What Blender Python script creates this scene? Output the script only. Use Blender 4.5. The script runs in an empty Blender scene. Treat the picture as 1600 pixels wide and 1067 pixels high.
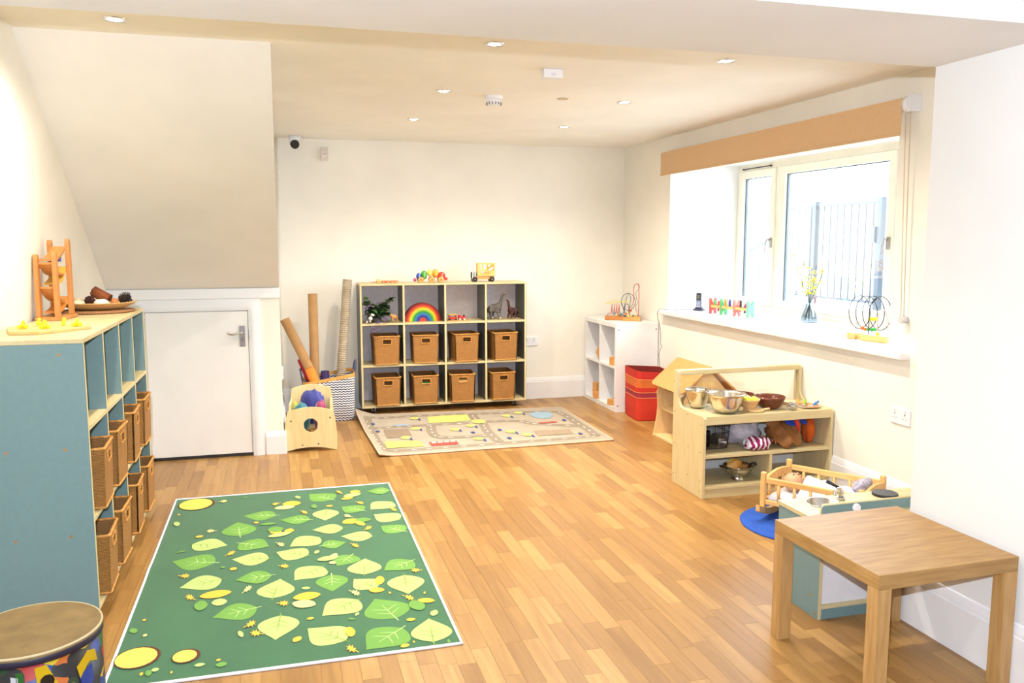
import bpy, math, random
from mathutils import Vector, Matrix
random.seed(7)
PI = math.pi
sc = bpy.context.scene
COL = sc.collection

# ------------------------------------------------------------------ camera
cd = bpy.data.cameras.new('camera'); cam = bpy.data.objects.new('camera', cd); COL.objects.link(cam)
_r = Vector((0.963046, -0.269334, -0.000769)); _f = Vector((0.267285, 0.956063, -0.120422))
_r.normalize(); _f.normalize(); _u = _r.cross(_f).normalized()
EYE = Vector((0, 0, 1.48))
cam.matrix_world = Matrix(((_r.x, _u.x, -_f.x, EYE.x), (_r.y, _u.y, -_f.y, EYE.y), (_r.z, _u.z, -_f.z, EYE.z), (0, 0, 0, 1)))
cd.sensor_fit = 'HORIZONTAL'; cd.sensor_width = 36; cd.lens = 29.294; cd.clip_start = .05
sc.camera = cam

# ------------------------------------------------------------------ light
sc.view_settings.view_transform = 'Standard'; sc.view_settings.look = 'None'
sc.view_settings.exposure = 0.15; sc.view_settings.gamma = 1.0; sc.view_settings.use_curve_mapping = False
SKY, FLASH, DOWN, NEAR_FILL = 21.0, 335.0, 96.0, 30.0
WARM = (.98, .89, .74); NEUT = (.95, .97, 1.0)
wd = bpy.data.worlds.new('overcast_sky'); sc.world = wd; wd.use_nodes = True
_n = wd.node_tree.nodes; _bg = _n['Background']
_bg.inputs[0].default_value = (.82, .96, 1.14, 1); _bg.inputs[1].default_value = SKY
def lamp(name, kind, loc, power, color, target=None, **kw):
    d = bpy.data.lights.new(name, kind); d.energy = power; d.color = color
    for k, v in kw.items(): setattr(d, k, v)
    o = bpy.data.objects.new(name, d); COL.objects.link(o); o.location = loc
    if target is not None:
        o.rotation_euler = (Vector(target) - Vector(loc)).to_track_quat('-Z', 'Y').to_euler()
    return o
# the photographer's own flash, 14 cm above the lens: it throws the beam's shadow band on the ceiling
lamp('camera_flash', 'SPOT', (-.045, -.01, 1.62), FLASH, (.85, .98, 1.14), target=(1.0, 4.0, 1.5), spot_size=math.radians(120), spot_blend=.6, shadow_soft_size=.012)
# the window opening as a portal that guides sky light into the room
_p = lamp('window_portal', 'AREA', (3.93, 5.1, 1.49), 1.0, (1, 1, 1), target=(0, 5.1, 1.49), shape='RECTANGLE', size=2.7, size_y=1.25)
_p.data.cycles.is_portal = True
sc.cycles.max_bounces = 8; sc.cycles.diffuse_bounces = 4; sc.cycles.glossy_bounces = 4
sc.cycles.transmission_bounces = 6; sc.cycles.transparent_max_bounces = 8
sc.cycles.sample_clamp_indirect = 6.0; sc.cycles.caustics_reflective = False; sc.cycles.caustics_refractive = False
sc.cycles.use_denoising = True; sc.cycles.use_adaptive_sampling = True; sc.cycles.adaptive_threshold = .03

# ------------------------------------------------------------------ materials
_mats = {}
def lin(h):
    h = h.lstrip('#'); v = [int(h[i:i+2], 16) / 255 for i in (0, 2, 4)]
    return tuple(c / 12.92 if c <= .04045 else ((c + .055) / 1.055) ** 2.4 for c in v)
def M(name, col, rough=.5, metal=0, col2=None, scale=6, stretch=(1, 1, 1), bump=0, bscale=None, coat=0, emit=0, ecol=None, spec=.5, sheen=0, detail=3, contrast=(.35, .65)):
    if name in _mats: return _mats[name]
    m = bpy.data.materials.new(name); m.use_nodes = True; nt = m.node_tree; N = nt.nodes; L = nt.links
    b = N['Principled BSDF']
    c1 = lin(col) if isinstance(col, str) else col
    c2 = (lin(col2) if isinstance(col2, str) else col2) if col2 else tuple(x * .94 for x in c1)
    b.inputs['Roughness'].default_value = rough; b.inputs['Metallic'].default_value = metal
    b.inputs['Specular IOR Level'].default_value = spec
    b.inputs['Coat Weight'].default_value = coat; b.inputs['Sheen Weight'].default_value = sheen
    tc = N.new('ShaderNodeTexCoord'); mp = N.new('ShaderNodeMapping'); mp.inputs['Scale'].default_value = stretch
    L.new(tc.outputs['Object'], mp.inputs['Vector'])
    nz = N.new('ShaderNodeTexNoise'); nz.inputs['Scale'].default_value = scale; nz.inputs['Detail'].default_value = detail
    L.new(mp.outputs[0], nz.inputs['Vector'])
    rp = N.new('ShaderNodeValToRGB'); rp.color_ramp.elements[0].position = contrast[0]; rp.color_ramp.elements[1].position = contrast[1]
    rp.color_ramp.elements[0].color = (*c2, 1); rp.color_ramp.elements[1].color = (*c1, 1)
    L.new(nz.outputs['Fac'], rp.inputs[0]); L.new(rp.outputs[0], b.inputs['Base Color'])
    if bump:
        n2 = nz
        if bscale:
            n2 = N.new('ShaderNodeTexNoise'); n2.inputs['Scale'].default_value = bscale; n2.inputs['Detail'].default_value = 2
            L.new(mp.outputs[0], n2.inputs['Vector'])
        bp = N.new('ShaderNodeBump'); bp.inputs['Strength'].default_value = bump; bp.inputs['Distance'].default_value = .004
        L.new(n2.outputs['Fac'], bp.inputs['Height']); L.new(bp.outputs[0], b.inputs['Normal'])
    if emit:
        b.inputs['Emission Color'].default_value = (*(ecol or c1), 1); b.inputs['Emission Strength'].default_value = emit
    _mats[name] = m
    return m
def wood(name, c1, c2, axis='z', rough=.5, scale=5, coat=0, contrast=(.3, .7)):
    st = {'x': (1, 9, 9), 'y': (9, 1, 9), 'z': (9, 9, 1)}[axis]
    return M(name, c1, rough, col2=c2, scale=scale, stretch=st, bump=.05, coat=coat, detail=5, contrast=contrast)
def weave(name, c1, c2, rows=90., cols=45., strength=.9, rough=.7, mortar=.03):
    m = bpy.data.materials.new(name); m.use_nodes = True; nt = m.node_tree; N = nt.nodes; L = nt.links; b = N['Principled BSDF']
    b.inputs['Roughness'].default_value = rough
    tc = N.new('ShaderNodeTexCoord'); sp = N.new('ShaderNodeSeparateXYZ'); L.new(tc.outputs['Object'], sp.inputs[0])
    ad = N.new('ShaderNodeMath'); ad.operation = 'ADD'; L.new(sp.outputs[0], ad.inputs[0]); L.new(sp.outputs[1], ad.inputs[1])
    cb = N.new('ShaderNodeCombineXYZ'); L.new(ad.outputs[0], cb.inputs[0]); L.new(sp.outputs[2], cb.inputs[1])
    br = N.new('ShaderNodeTexBrick'); L.new(cb.outputs[0], br.inputs['Vector']); br.inputs['Scale'].default_value = 1
    br.inputs['Brick Width'].default_value = 1 / cols; br.inputs['Row Height'].default_value = 1 / rows; br.inputs['Mortar Size'].default_value = mortar / rows * 4
    br.inputs['Mortar Smooth'].default_value = 1.0
    a, d = lin(c1), lin(c2)
    br.inputs['Color1'].default_value = (*a, 1); br.inputs['Color2'].default_value = (*[(x * .75 + y * .25) for x, y in zip(a, d)], 1); br.inputs['Mortar'].default_value = (*d, 1)
    L.new(br.outputs['Color'], b.inputs['Base Color'])
    bp = N.new('ShaderNodeBump'); bp.inputs['Strength'].default_value = strength; bp.inputs['Distance'].default_value = .003; bp.invert = True
    L.new(br.outputs['Fac'], bp.inputs['Height']); L.new(bp.outputs[0], b.inputs['Normal'])
    return m
def glass(name, tint=(.95, .98, .98), refl=.06, rough=0.0):
    m = bpy.data.materials.new(name); m.use_nodes = True; nt = m.node_tree; N = nt.nodes; L = nt.links
    N.remove(N['Principled BSDF']); out = N['Material Output']
    t = N.new('ShaderNodeBsdfTransparent'); t.inputs[0].default_value = (*tint, 1)
    g = N.new('ShaderNodeBsdfGlossy'); g.inputs['Roughness'].default_value = rough
    mx = N.new('ShaderNodeMixShader'); lw = N.new('ShaderNodeLayerWeight'); lw.inputs[0].default_value = .35
    mu = N.new('ShaderNodeMath'); mu.operation = 'MULTIPLY_ADD'; mu.inputs[1].default_value = .5; mu.inputs[2].default_value = refl
    L.new(lw.outputs['Fresnel'], mu.inputs[0]); L.new(mu.outputs[0], mx.inputs[0]); L.new(t.outputs[0], mx.inputs[1]); L.new(g.outputs[0], mx.inputs[2])
    L.new(mx.outputs[0], out.inputs[0]); return m

CREAM = M('cream_paint', (.90, .862, .775), .75, scale=2, bump=.02, bscale=160)
WHITEW = M('white_wall_paint', (.82, .81, .80), .75, scale=2, bump=.02, bscale=160)
SLOPE = M('pale_plaster_paint', (.88, .855, .82), .75, scale=2, bump=.02, bscale=160)
CEIL = M('ceiling_paint', (.92, .885, .82), .8, scale=2)
GLOSSW = M('white_gloss_paint', (.86, .85, .86), .35, scale=3)
DOORW = M('white_door_paint', (.85, .83, .81), .4, scale=3)
PLASTIC = M('white_plastic', (.84, .83, .85), .35)
BIRCH = wood('birch_ply', '#d3c499', '#c8b382', 'x', .45)
BIRCHZ = wood('birch_ply_upright', '#d3c499', '#cab586', 'z', .45)
PINE = wood('pine', '#e9be7e', '#dba65f', 'z', .45)
PINEX = wood('pine_long', '#e9be7e', '#dba65f', 'x', .45)
OAK = wood('oak_veneer', '#ad8750', '#946c3a', 'x', .48, scale=7, coat=0)
OAKY = wood('oak_veneer_side', '#b58f58', '#9c7440', 'y', .42, scale=7)
OAKZ = wood('oak_veneer_upright', '#bf9660', '#a57c48', 'z', .45, scale=7)
TEAL = M('teal_laminate', '#728e90', .42, col2='#708b8d', scale=40)
TEALIN = M('teal_laminate_inner', '#4a7690', .45, col2='#46728c', scale=40)
GREYIN = M('grey_laminate', '#e2dade', .38, col2='#dbd3d7', scale=30)
DARKIN = M('slate_laminate', '#5b5c55', .45, col2='#53544e', scale=30)
STEEL = M('brushed_steel', (.62, .60, .56), .22, 1.0, scale=30)
CHROME = M('chrome', (.75, .75, .76), .12, 1.0)
BLACK = M('black_plastic', (.012, .012, .014), .4)
DARK = M('dark_grey_plastic', (.05, .055, .065), .4)
def P(hexc, rough=.5, tag=''): return M('paint_' + hexc.lstrip('#') + tag, hexc, rough)

# ------------------------------------------------------------------ mesh builder
class MB:
    def __init__(s): s.v = []; s.f = []; s.m = []; s.sm = []
    def add(s, verts, faces, mi=0, smooth=False, X=None):
        k = len(s.v)
        s.v += [tuple(X @ Vector(p)) if X is not None else tuple(p) for p in verts]
        s.f += [tuple(i + k for i in f) for f in faces]; s.m += [mi] * len(faces); s.sm += [smooth] * len(faces)
        return s
    def box(s, a, b, mi=0, X=None, face=None):
        (x0, y0, z0), (x1, y1, z1) = a, b
        x0, x1 = min(x0, x1), max(x0, x1); y0, y1 = min(y0, y1), max(y0, y1); z0, z1 = min(z0, z1), max(z0, z1)
        vs = [(x0, y0, z0), (x1, y0, z0), (x1, y1, z0), (x0, y1, z0), (x0, y0, z1), (x1, y0, z1), (x1, y1, z1), (x0, y1, z1)]
        fs = [(0, 3, 2, 1), (4, 5, 6, 7), (0, 1, 5, 4), (1, 2, 6, 5), (2, 3, 7, 6), (3, 0, 4, 7)]
        k = len(s.f); s.add(vs, fs, mi, False, X)
        if face: # {'-y': mi}
            for key, v in face.items(): s.m[k + {'-z': 0, '+z': 1, '-y': 2, '+x': 3, '+y': 4, '-x': 5}[key]] = v
        return s
    def hexa(s, bot, top, mi=0):
        s.add(list(bot) + list(top), [(3, 2, 1, 0), (4, 5, 6, 7), (0, 1, 5, 4), (1, 2, 6, 5), (2, 3, 7, 6), (3, 0, 4, 7)], mi); return s
    def prism(s, poly, a, b, axis='y', mi=0, X=None, smooth=False):
        n = len(poly)
        def pt(p, t): return {'y': (p[0], t, p[1]), 'x': (t, p[0], p[1]), 'z': (p[0], p[1], t)}[axis]
        vs = [pt(p, a) for p in poly] + [pt(p, b) for p in poly]
        fs = [tuple(range(n)), tuple(reversed(range(n, 2 * n)))] + [(i, i + n, (i + 1) % n + n, (i + 1) % n) for i in range(n)]
        s.add(vs, fs, mi, False, X)
        return s
    def cyl(s, p0, p1, r0, r1=None, n=12, mi=0, caps=True, smooth=True):
        r1 = r0 if r1 is None else r1
        p0, p1 = Vector(p0), Vector(p1); d = (p1 - p0).normalized()
        a = d.orthogonal().normalized(); b = d.cross(a)
        vs = []
        for p, r in ((p0, r0), (p1, r1)):
            vs += [p + (a * math.cos(2 * PI * i / n) + b * math.sin(2 * PI * i / n)) * r for i in range(n)]
        s.add(vs, [(i, (i + 1) % n, (i + 1) % n + n, i + n) for i in range(n)], mi, smooth)
        if caps:
            k = len(s.v) - 2 * n
            s.f += [tuple(k + i for i in reversed(range(n))), tuple(k + n + i for i in range(n))]; s.m += [mi] * 2; s.sm += [False] * 2
        return s
    def lathe(s, prof, c=(0, 0, 0), n=24, mi=0, smooth=True, X=None, sx=1, sy=1):
        vs = []; m = len(prof)
        for i in range(n):
            a = 2 * PI * i / n
            vs += [(c[0] + r * math.cos(a) * sx, c[1] + r * math.sin(a) * sy, c[2] + z) for r, z in prof]
        fs = [(i * m + j, ((i + 1) % n) * m + j, ((i + 1) % n) * m + j + 1, i * m + j + 1) for i in range(n) for j in range(m - 1)]
        s.add(vs, fs, mi, smooth, X); return s
    def ball(s, c, r, n=12, mi=0, sc3=(1, 1, 1), X=None):
        h = max(4, n // 2)
        prof = [(max(1e-4, r * math.sin(PI * j / h)), -r * math.cos(PI * j / h)) for j in range(h + 1)]
        vs = []
        for i in range(n):
            a = 2 * PI * i / n
            vs += [(c[0] + q * math.cos(a) * sc3[0], c[1] + q * math.sin(a) * sc3[1], c[2] + z * sc3[2]) for q, z in prof]
        m = h + 1
        s.add(vs, [(i * m + j, ((i + 1) % n) * m + j, ((i + 1) % n) * m + j + 1, i * m + j + 1) for i in range(n) for j in range(h)], mi, True, X); return s
    def tube(s, pts, r, n=8, mi=0, closed=False, smooth=True):
        pts = [Vector(p) for p in pts]; N = len(pts); rr = r if isinstance(r, (list, tuple)) else [r] * N
        vs = []; a = None
        for i, p in enumerate(pts):
            if closed: t = (pts[(i + 1) % N] - pts[i - 1])
            else: t = pts[min(i + 1, N - 1)] - pts[max(i - 1, 0)]
            t.normalize()
            if a is None: a = t.orthogonal().normalized()
            else:
                a = a - t * a.dot(t)
                a = a.normalized() if a.length > 1e-6 else t.orthogonal().normalized()
            b = t.cross(a)
            vs += [p + (a * math.cos(2 * PI * k / n) + b * math.sin(2 * PI * k / n)) * rr[i] for k in range(n)]
        R = N if closed else N - 1
        fs = [(i * n + k, i * n + (k + 1) % n, ((i + 1) % N) * n + (k + 1) % n, ((i + 1) % N) * n + k) for i in range(R) for k in range(n)]
        if not closed: fs += [tuple(reversed(range(n))), tuple((N - 1) * n + k for k in range(n))]
        s.add(vs, fs, mi, smooth); return s
    def sheet(s, rows, mi=0, smooth=True, closed=False):
        n = len(rows[0]); k = [p for r in rows for p in r]; R = len(rows)
        fs = [(i * n + j, i * n + (j + 1) % n, (i + 1) * n + (j + 1) % n, (i + 1) * n + j) for i in range(R - 1) for j in range(n if closed else n - 1)]
        s.add(k, fs, mi, smooth); return s
    def build(s, name, mats, parent=None, bevel=0, seg=2, solid=0, subsurf=0, label=None, loc=None, rot=None):
        me = bpy.data.meshes.new(name); me.from_pydata(s.v, [], s.f)
        for m in (mats if isinstance(mats, (list, tuple)) else [mats]): me.materials.append(m)
        me.polygons.foreach_set('material_index', s.m); me.polygons.foreach_set('use_smooth', s.sm); me.update()
        o = bpy.data.objects.new(name, me); COL.objects.link(o)
        if parent: o.parent = parent
        if loc: o.location = loc
        if rot: o.rotation_euler = rot
        if solid: q = o.modifiers.new('solid', 'SOLIDIFY'); q.thickness = solid; q.offset = 0
        if subsurf: q = o.modifiers.new('sub', 'SUBSURF'); q.levels = subsurf; q.render_levels = subsurf
        if bevel: q = o.modifiers.new('bevel', 'BEVEL'); q.width = bevel; q.segments = seg; q.limit_method = 'ANGLE'; q.angle_limit = math.radians(40)
        if label: o['label'] = label
        return o
def E(name, label, cat, loc=(0, 0, 0), rz=0, group=None):
    o = bpy.data.objects.new(name, None); COL.objects.link(o); o.empty_display_size = .05
    o.location = loc; o.rotation_euler = (0, 0, rz)
    o['label'] = label; o['category'] = cat
    if group: o['group'] = group
    return o
def tag(o, label, cat, group=None):
    o['label'] = label; o['category'] = cat
    if group: o['group'] = group
    return o
def struct(o, label=None):
    o['kind'] = 'structure'
    if label: o['label'] = label
    return o
def copy_tree(o, parent=None):
    kids = [c for c in bpy.data.objects if c.parent == o]
    c = o.copy(); COL.objects.link(c)
    if parent: c.parent = parent
    for k in kids: copy_tree(k, c)
    return c
def arc(cx, cy, r, a0, a1, n, sx=1, sy=1): return [(cx + sx * r * math.cos(a0 + (a1 - a0) * i / n), cy + sy * r * math.sin(a0 + (a1 - a0) * i / n)) for i in range(n + 1)]
def smooth_path(pts, k=6):
    P_ = [Vector(p) for p in pts]; out = []
    for i in range(len(P_) - 1):
        p0 = P_[max(i - 1, 0)]; p1 = P_[i]; p2 = P_[i + 1]; p3 = P_[min(i + 2, len(P_) - 1)]
        for j in range(k):
            t = j / k
            out.append(.5 * ((2 * p1) + (p2 - p0) * t + (2 * p0 - 5 * p1 + 4 * p2 - p3) * t * t + (3 * p1 - p0 - 3 * p2 + p3) * t ** 3))
    out.append(P_[-1]); return out
def rrect(x0, y0, x1, y1, r, n=4):
    return arc(x1 - r, y1 - r, r, 0, PI / 2, n) + arc(x0 + r, y1 - r, r, PI / 2, PI, n) + arc(x0 + r, y0 + r, r, PI, 1.5 * PI, n) + arc(x1 - r, y0 + r, r, 1.5 * PI, 2 * PI, n)
# ------------------------------------------------------------------ the room
YB, XW, XN, ZC = 7.40, 3.17, 2.33, 2.335
# floor: narrow wood-effect strips running away from the window side of the camera
def floor_mat():
    m = bpy.data.materials.new('wood_floor'); m.use_nodes = True; nt = m.node_tree; N = nt.nodes; L = nt.links; b = N['Principled BSDF']
    at = N.new('ShaderNodeAttribute'); at.attribute_name = 'rnd'
    tc = N.new('ShaderNodeTexCoord'); mp = N.new('ShaderNodeMapping'); mp.inputs['Scale'].default_value = (22, 1.6, 1)
    L.new(tc.outputs['Object'], mp.inputs['Vector'])
    mu = N.new('ShaderNodeMath'); mu.operation = 'MULTIPLY'; mu.inputs[1].default_value = 53; L.new(at.outputs['Fac'], mu.inputs[0])
    cb = N.new('ShaderNodeCombineXYZ'); L.new(mu.outputs[0], cb.inputs[0]); L.new(mu.outputs[0], cb.inputs[2])
    va = N.new('ShaderNodeVectorMath'); L.new(mp.outputs[0], va.inputs[0]); L.new(cb.outputs[0], va.inputs[1])
    nz = N.new('ShaderNodeTexNoise'); nz.inputs['Scale'].default_value = 1.3; nz.inputs['Detail'].default_value = 6; nz.inputs['Distortion'].default_value = .9
    L.new(va.outputs[0], nz.inputs['Vector'])
    r1 = N.new('ShaderNodeValToRGB'); e = r1.color_ramp.elements
    e[0].color = (*lin('#926b39'), 1); e[1].color = (*lin('#b08a52'), 1); e.new(.5).color = (*lin('#a37b45'), 1)
    r2 = N.new('ShaderNodeValToRGB'); e = r2.color_ramp.elements
    e[0].position = .3; e[1].position = .72; e[0].color = (.74, .66, .58, 1); e[1].color = (1.08, 1.06, 1.02, 1)
    L.new(at.outputs['Fac'], r1.inputs[0]); L.new(nz.outputs['Fac'], r2.inputs[0])
    mx = N.new('ShaderNodeMix'); mx.data_type = 'RGBA'; mx.blend_type = 'MULTIPLY'; mx.inputs[0].default_value = .8
    L.new(r1.outputs[0], mx.inputs[6]); L.new(r2.outputs[0], mx.inputs[7]); L.new(mx.outputs[2], b.inputs['Base Color'])
    b.inputs['Roughness'].default_value = .36; b.inputs['Specular IOR Level'].default_value = .45
    bp = N.new('ShaderNodeBump'); bp.inputs['Strength'].default_value = .04; L.new(nz.outputs['Fac'], bp.inputs['Height']); L.new(bp.outputs[0], b.inputs['Normal'])
    return m
FLOORM = floor_mat()
floor = MB().box((-1.3, -2.1, -.06), (3.3, YB + .1, -.003)).build('floor', FLOORM)
struct(floor, 'warm honey-coloured wood strip floor across the whole room')
def pix(p):
    d = Vector(p) - EYE; z = d.dot(_f)
    return (800 + 1302 * d.dot(_r) / z, 533.5 - 1302 * d.dot(_u) / z, z) if z > .1 else None
HID = [(-.62, .60, 2.86, 5.0), (.60, 2.37, 5.65, 7.0), (-1.2, -.72, 3.4, 4.9), (-1.2, 0, 5.93, 7.4), (.65, 2.11, 7.06, 7.4), (2.77, 3.2, 6.57, 7.4), (2.3, 3.2, 4.17, 4.6), (2.33, 3.3, 0, 2.6), (2.0, 2.9, 2.67, 2.97)]
strips = []
SW = .0665
nx = int((XW + 1.1) / SW) + 1
for i in range(nx):
    y = 1.5 - random.random() * .6; x0 = -1.1 + i * SW
    while y < YB:
        l = random.choice((.28, .36, .42, .5, .62)) * random.uniform(.9, 1.1); y1 = min(y + l, YB + .02)
        strips.append((x0, x0 + SW, max(y, 1.4), y1, random.random())); y = y1
def strip_rank(s):
    x0, x1, y0, y1, _ = s; c = ((x0 + x1) / 2, (y0 + y1) / 2)
    q = pix((c[0], c[1], 0))
    if not q or not (-20 < q[0] < 1620 and 300 < q[1] < 1085): return 0
    for a, b, d, e in HID:
        if a < c[0] < b and d < c[1] < e: return 0
    return (y1 - y0) / q[2] ** 3
strips.sort(key=strip_rank, reverse=True)
def add_rnd(o, vals):
    a = o.data.attributes.new('rnd', 'FLOAT', 'FACE'); a.data.foreach_set('value', vals)
def strip_geo(mb, s):
    x0, x1, y0, y1, _ = s; g = .0004; t = -.0008
    mb.add([(x0 + g, y0 + g, 0), (x1 - g, y0 + g, 0), (x1 - g, y1 - g, 0), (x0 + g, y1 - g, 0), (x0 + g, y0 + g, -.004), (x1 - g, y0 + g, -.004), (x1 - g, y1 - g, -.004), (x0 + g, y1 - g, -.004)],
           [(0, 1, 2, 3), (0, 4, 5, 1), (1, 5, 6, 2), (2, 6, 7, 3), (3, 7, 4, 0)])
for s in strips[:300]:
    mb = MB(); strip_geo(mb, s); o = mb.build('floor_strip', FLOORM, floor); add_rnd(o, [s[4]] * 5)
mb = MB(); vals = []
for s in strips[300:]: strip_geo(mb, s); vals += [s[4]] * 5
o = mb.build('floor_strips', FLOORM, floor); add_rnd(o, vals); o['kind'] = 'stuff'
add_rnd(floor, [.5] * 6)

struct(MB().box((-1.3, YB, 0), (3.95, YB + .12, 2.5)).build('wall_back', CREAM), 'cream painted back wall')
# outer wall with a deep window opening
OY0, OY1, OZ0, OZ1 = 3.76, 6.44, .855, 2.11
XO = 3.90
w = MB(); w.box((XW, 2.5, 0), (XO, YB, OZ0)); w.box((XW, 2.5, OZ1), (XO, YB, 2.5)); w.box((XW, 2.5, OZ0), (XO, OY0, OZ1)); w.box((XW, OY1, OZ0), (XO, YB, OZ1))
struct(w.build('wall_right', CREAM), 'cream painted wall pierced by the deep window')
struct(MB().box((XN, -2.1, 0), (3.3, 2.60, 2.6)).build('wall_right_near', WHITEW), 'plain white wall beside the oak table')
w = MB(); w.prism([(-1.17, 0), (-.985, 2.55), (-1.4, 2.55), (-1.4, 0)], -2.1, YB, 'y'); struct(w.build('wall_left', CREAM), 'cream painted wall behind the teal cubby shelf')
struct(MB().box((-1.4, -2.2, 0), (3.3, -2.1, 2.6)).build('wall_behind_camera', WHITEW))
struct(MB().box((-1.3, 2.5, ZC), (3.95, YB + .1, ZC + .1)).build('ceiling', CEIL), 'pale cream ceiling with downlights')
struct(MB().box((-1.3, -2.2, 2.5), (3.3, 2.5, 2.6)).build('ceiling_near', WHITEW))
struct(MB().box((-1.3, 2.02, 2.105), (XN + .1, 2.60, 2.55)).build('beam_across_ceiling', WHITEW), 'white boxed-in beam crossing below the ceiling')
# under-stairs bulkhead: sloping soffit above a low wall with a small door
w = MB(); w.prism([(3.86, ZC + .02), (5.93, 1.16), (YB, 1.16), (YB, ZC + .02)], -1.3, 0, 'x')
struct(w.build('wall_stair_slope', SLOPE), 'sloping plaster soffit below the stairs')
w = MB(); w.box((-1.3, 5.93, 0), (-.875, 6.03, 1.16)); w.box((-.2, 5.93, 0), (0, 6.03, 1.16)); w.box((-.875, 5.93, 1.02), (-.2, 6.03, 1.16)); w.box((-.1, 6.03, 0), (0, YB, 1.16)); w.box((-1.3, 6.3, 0), (-.1, 6.35, 1.16))
struct(w.build('wall_stairs', CREAM), 'low cream wall around the small white door')
struct(MB().box((-1.09, 5.916, 1.0915), (.004, 5.93, 1.16)).build('trim_1', GLOSSW, bevel=.002), 'white fascia board above the small door')

# skirting boards
def skirt(name, p0, p1, nrm, h=.20, t=.018, lab=None):
    prof = [(0, 0), (t, 0), (t, h * .80), (t * .72, h * .82), (t * .72, h * .86), (t * .5, h * .92), (t * .25, h * .98), (0, h)]
    p0, p1, n = Vector((*p0, 0)), Vector((*p1, 0)), Vector((*nrm, 0)); k = len(prof)
    vs = [tuple(q + n * a + Vector((0, 0, z))) for q in (p0, p1) for a, z in prof]
    m = MB(); m.add(vs, [(i, i + 1, i + 1 + k, i + k) for i in range(k - 1)] + [tuple(range(k)), tuple(reversed(range(k, 2 * k)))])
    return struct(m.build(name, GLOSSW), lab)
skirt('baseboard_back', (0, YB), (XW, YB), (0, -1), lab='white moulded skirting along the back wall')
skirt('baseboard_right', (XW, 2.6), (XW, YB), (-1, 0), lab='white moulded skirting below the window')
skirt('baseboard_right_near', (XN, 2.60), (XN, -2.0), (-1, 0), .215, lab='white moulded skirting behind the oak table')
skirt('baseboard_stairs', (-.118, 5.93), (.016, 5.93), (0, -1), .16, lab='short white skirting right of the small door')
skirt('baseboard_stairs_side', (0, 5.914), (0, YB), (1, 0), .16)

# small door under the stairs
dr = E('door_1', 'low white door with steel lever handle', 'door', (0, 5.93, 0)); dr['kind'] = 'structure'; del dr['category']
MB().box((-.868, -.002, .022), (-.212, .038, 1.005)).build('door_leaf', DOORW, dr, bevel=.002)
MB().box((-.87, .0, .002), (-.205, .036, .022)).build('draught_seal', BLACK, dr)
f = MB()
for a, b, d in ((.0, .075, .012), (.012, .060, .018), (.022, .045, .022)):   # stepped architrave
    e_ = .01 * d; f.box((-.205 + a, -d, 0), (-.205 + b, .002 + e_, 1.015 + a)); f.box((-.875 - b, -d, 1.015 + a), (-.205 + b, .002 + e_, 1.015 + b)); f.box((-.875 - b, -d, 0), (-.875 - a, .002 + e_, 1.015 + a))
f.box((-.2105, .0035, 0), (-.2045, .06, 1.006)); f.box((-.875, .0035, 1.007), (-.2, .06, 1.02))
f.build('architrave', GLOSSW, dr)
hp = MB().box((-.268, -.010, .765), (-.233, -.002, .905)).build('handle_plate', M('worn_steel_plate', '#8d8482', .35, .7), dr, bevel=.002)
l = MB(); l.cyl((-.25, -.01, .862), (-.25, -.05, .862), .009); l.tube(smooth_path([(-.25, -.048, .862), (-.285, -.052, .856), (-.315, -.05, .852), (-.338, -.046, .858), (-.345, -.04, .858)]), .0085); l.build('lever', CHROME, hp)
k = MB(); k.cyl((-.25, -.012, .815), (-.25, -.018, .815), .008); k.box((-.254, -.019, .797), (-.246, -.012, .815)); k.build('key_cylinder', CHROME, hp)
MB().box((-.2085, -.004, .80), (-.2025, .012, .88)).build('latch_keep', STEEL, dr)

# ------------------------------------------------------------------ window
FR = M('cream_window_frame', '#f3ecd8', .4)
win = E('window_1', 'cream framed casement window in deep white reveal', 'window', (3.80, 0, 0)); win['kind'] = 'structure'; del win['category']
REV = M('white_reveal_paint', (.88, .87, .85), .7)
r = MB(); r.box((-.629, OY1 - .006, .895), (.0, OY1 + .001, OZ1)); r.box((-.629, OY0 - .001, .895), (.0, OY0 + .006, OZ1)); r.box((-.629, OY0, OZ1 - .006), (.0, OY1, OZ1 + .001))
r.build('reveal_lining', REV, win)
s_ = MB().box((-.70, 3.60, .857), (.0, 6.50, .897)).build('window_sill', M('white_sill', (.87, .86, .86), .4), win, bevel=.008)
f = MB(); W_ = .05
zf0, zf1 = .897 + W_, 2.10 - W_
f.box((0, 3.78, .897), (.07, 6.43, zf0)); f.box((0, 3.78, zf1), (.07, 6.43, 2.10))
for a_, b_ in ((3.78, 3.78 + W_), (6.43 - W_, 6.43), (5.785, 5.853), (4.44, 4.51)): f.box((.0005, a_, zf0), (.07, b_, zf1))
f.build('window_frame', FR, win)
PANE = glass('window_pane', refl=.02)
GASK = M('grey_gasket', '#5a646b', .5)
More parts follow.
